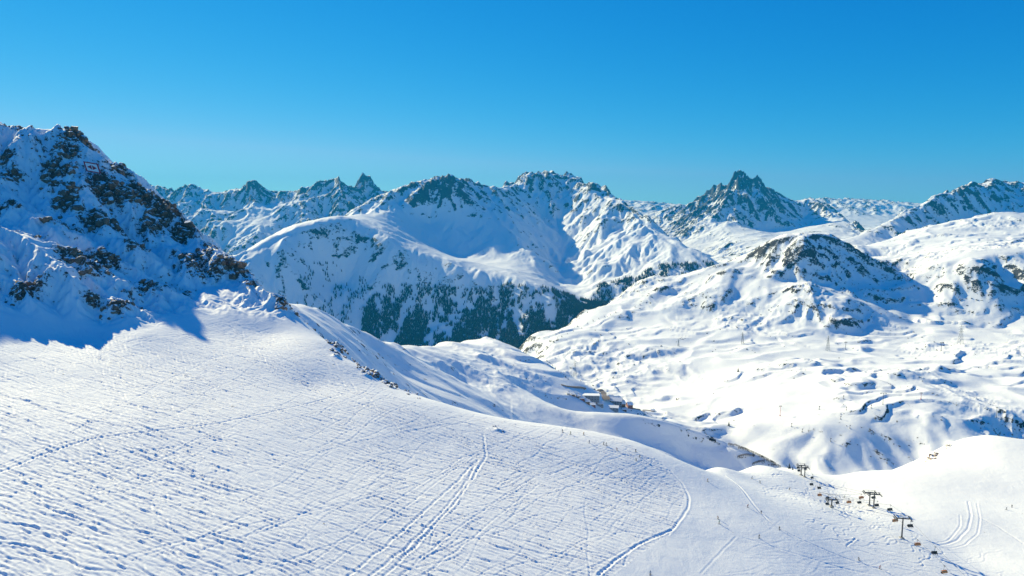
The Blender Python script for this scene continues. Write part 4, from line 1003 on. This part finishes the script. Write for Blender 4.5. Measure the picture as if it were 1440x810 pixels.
TW = [tower(1268, 757, 727, 'nearest chairlift tower, standing alone on the open snow', armpx=20),
      tower(1228.5, 714.5, 693.5, 'front tower of the middle pair of lift towers', armpx=16),
      tower(1222.5, 711, 691, 'rear left tower of the middle pair of lift towers', armpx=16),
      tower(1169.5, 710, 701, 'lift tower half hidden behind the snow hump', Y=near_pt(1169.5, 714, 250, 700).y-1, armpx=13),
      tower(1131.5, 671, 656, 'right tower of the farthest pair of lift towers', armpx=9),
      tower(1126.5, 668.5, 653, 'left tower of the farthest pair of lift towers', armpx=10)]
def chair(u, v, Y, hookv, kind, label, wpx):
    Y = min(Y, near_pt(u, v+5, 250, 700).y-2); a, b = ray(u, v); p = Vector((a*Y, Y, b*Y)); s_ = pxm(Y)*1.04
    hk = ray(u+.8, hookv)[1]*Y-p.z; W = max(2.6, wpx*s_)
    o = empty('lift_chair', p, random.uniform(-.15, .15)+.15, label, 'chairlift chair', 'chairs of the chairlift')
    m = MB(); m.tube((.5*.3, .1, hk), (0, .45, 1.5), .07, n=5); m.tube((0, .45, 1.5), (0, .45, 1.1), .07, n=5); m.box((.15, .1, hk), (.3, .9, .35)); m.build('hanger', steel, o)
    m = MB()
    for q in (-1, 1): m.tube((q*W*.42, .45, 1.35), (q*W*.42, .42, .1), .06, n=4); m.tube((q*W*.42, .42, .1), (q*W*.42, -.5, .05), .05, n=4)
    m.tube((-W*.42, .45, 1.35), (W*.42, .45, 1.35), .07, n=4); m.build('frame', dark_steel, o)
    m = MB(); m.box((0, -.02, .1), (W*.9, .62, .14)); m.build('seat', M_black, o)
    m = MB(); m.box((0, .36, .5), (W*.9, .12, .6), rx=-.2); m.build('backrest', M_black, o)
    m = MB(); m.tube((-W*.36, -.55, .45), (W*.36, -.55, .45), .04, n=4); m.tube((-W*.3, -.75, -.35), (W*.3, -.75, -.35), .04, n=4)
    for q in (-.3, .3): m.tube((q*W, -.55, .45), (q*W, -.75, -.35), .03, n=4)
    m.build('safety_bar', steel, o)
    m = MB(); n = 8; V_ = []
    rng_a = (math.pi*.18, math.pi*1.02) if kind == 'orange' else (math.pi*-.05, math.pi*.45)
    for i in range(n+1):
        t = rng_a[0]+(rng_a[1]-rng_a[0])*i/n
        for q in (-1, 1): V_.append((q*W*.47*(1-.1*math.sin(t)), .05+.72*math.cos(t)*(1), .45+.95*math.sin(t)))
    m.add(V_, [(2*i, 2*i+1, 2*i+3, 2*i+2) for i in range(n)]); bb = m.build('bubble', M_orange if kind == 'orange' else dark_steel, o)
    bb.modifiers.new('t', 'SOLIDIFY').thickness = .05
    if kind == 'riders':
        for i, q in enumerate((-.3, 0, .3)):
            r = empty('person', p+Vector((q*W, -.05, .17)), math.pi, ('left', 'middle', 'right')[i]+' seated rider on the '+label, 'person', 'riders on the chairlift')
            for nm, me in (('body', bodies[('sit', (i*2+int(u)) % 6)]), ('helmet', helm_sit)):
                c = bpy.data.objects.new(nm, me); C.objects.link(c); c.parent = r
    return p+Vector((.15, .1, hk+.1))
CH = [  # u, v, Y, hook v, kind, side, label
 (1327.5, 806, 322, 796, 'orange', 0, 'nearest orange lift chair at the bottom edge', 10), (1314.5, 779, 342, 769, 'riders', 1, 'dark chair with riders second from the bottom', 9.5), (1290, 767, 350, 759.5, 'orange', 0, 'orange chair between the nearest tower and its shadow', 9),
 (1280.5, 741, 364, 733.5, 'riders', 1, 'dark chair with riders just right of the nearest tower', 9), (1258.5, 733.5, 372, 726, 'orange', 0, 'orange chair just left of the nearest tower', 9), (1252, 718, 398, 710.5, 'dark', 1, 'dark chair between the nearest tower and the middle pair', 8.5),
 (1233.5, 712, 408, 705, 'pale', 0, 'pale chair low behind the front middle tower', 7), (1229, 701, 432, 695, 'dark', 1, 'dark red chair hanging at the middle pair of towers', 7.5), (1211, 701, 440, 695, 'orange', 1, 'orange chair upper left of the middle pair of towers', 7.5), (1209, 708, 436, 702, 'dark', 0, 'dark chair lower left of the middle pair of towers', 7),
 (1193.5, 707.5, 450, 701.5, 'orange', 0, 'orange chair midway between middle towers and hidden tower', 7), (1178, 708.5, 460, 703, 'pale', 1, 'pale chair just right of the half hidden tower', 5.5), (1164, 710, 470, 705, 'pale', 0, 'pale chair just left of the half hidden tower', 5.5),
 (1164.5, 701.5, 480, 696, 'dark', 1, 'dark chair above the half hidden tower', 6), (1152.5, 697.5, 490, 692.5, 'orange', 0, 'reddish chair low on the snow edge beyond the hidden tower', 6), (1152.5, 687.5, 500, 682, 'dark', 1, 'dark chair halfway up to the farthest towers', 6),
 (1141.5, 682.5, 500, 677.5, 'pale', 0, 'pale chair against the shaded bank below the farthest towers', 5.5), (1142.5, 673, 510, 667.5, 'dark', 1, 'dark chair just right of the farthest towers', 5), (1133, 660.5, 530, 656, 'dark', 1, 'small dark chair at the head of the farthest towers', 4.5),
 (1124, 663, 530, 658, 'dark', 0, 'lower small dark chair left of the farthest towers', 4.5), (1123, 659, 545, 654.5, 'pale', 0, 'upper small pale chair left of the farthest towers', 4)]
hooks = [[], []]
for (u, v, Y, hv, kd, sd, lb, wp_) in CH: hooks[sd].append(chair(u, v, Y, hv, kd, lb, wp_))
for t in (TW[0], TW[1], TW[3], TW[4]):
    for sd in (0, 1): hooks[sd].append(t[sd])
for sd in (0, 1):
    a, b = ray((1372, 1392)[sd], 845); hooks[sd].append(Vector((a*270, 270, b*270)))
    pts_ = sorted(hooks[sd], key=lambda q: q.y); m = MB(); m.path(pts_, .055, 5)
    tag(m.build('haul_rope', M_rope), ('left', 'right')[sd]+' moving wire rope of the chairlift carrying its chairs', 'cable')
# ================================================================== thin blue mountain air
hv = [(x, y, z) for z in (-1301.5, 760) for y in (-50, 14600) for x in (-12500, 12500)]
me = bpy.data.meshes.new('haze'); me.from_pydata(hv, [], [(0, 2, 3, 1), (4, 5, 7, 6), (0, 1, 5, 4), (2, 6, 7, 3), (0, 4, 6, 2), (1, 3, 7, 5)])
hz = bpy.data.objects.new('haze', me); C.objects.link(hz); hz['kind'] = 'stuff'
m = bpy.data.materials.new('mountain_air'); m.use_nodes = True; nt = m.node_tree; nt.nodes.clear()
o_ = nt.nodes.new('ShaderNodeOutputMaterial'); v_ = nt.nodes.new('ShaderNodeVolumePrincipled')
v_.inputs['Color'].default_value = (.02, .48, 1.0, 1); v_.inputs['Density'].default_value = 4.2e-5; v_.inputs['Anisotropy'].default_value = 0.0
nt.links.new(v_.outputs[0], o_.inputs['Volume']); me.materials.append(m)
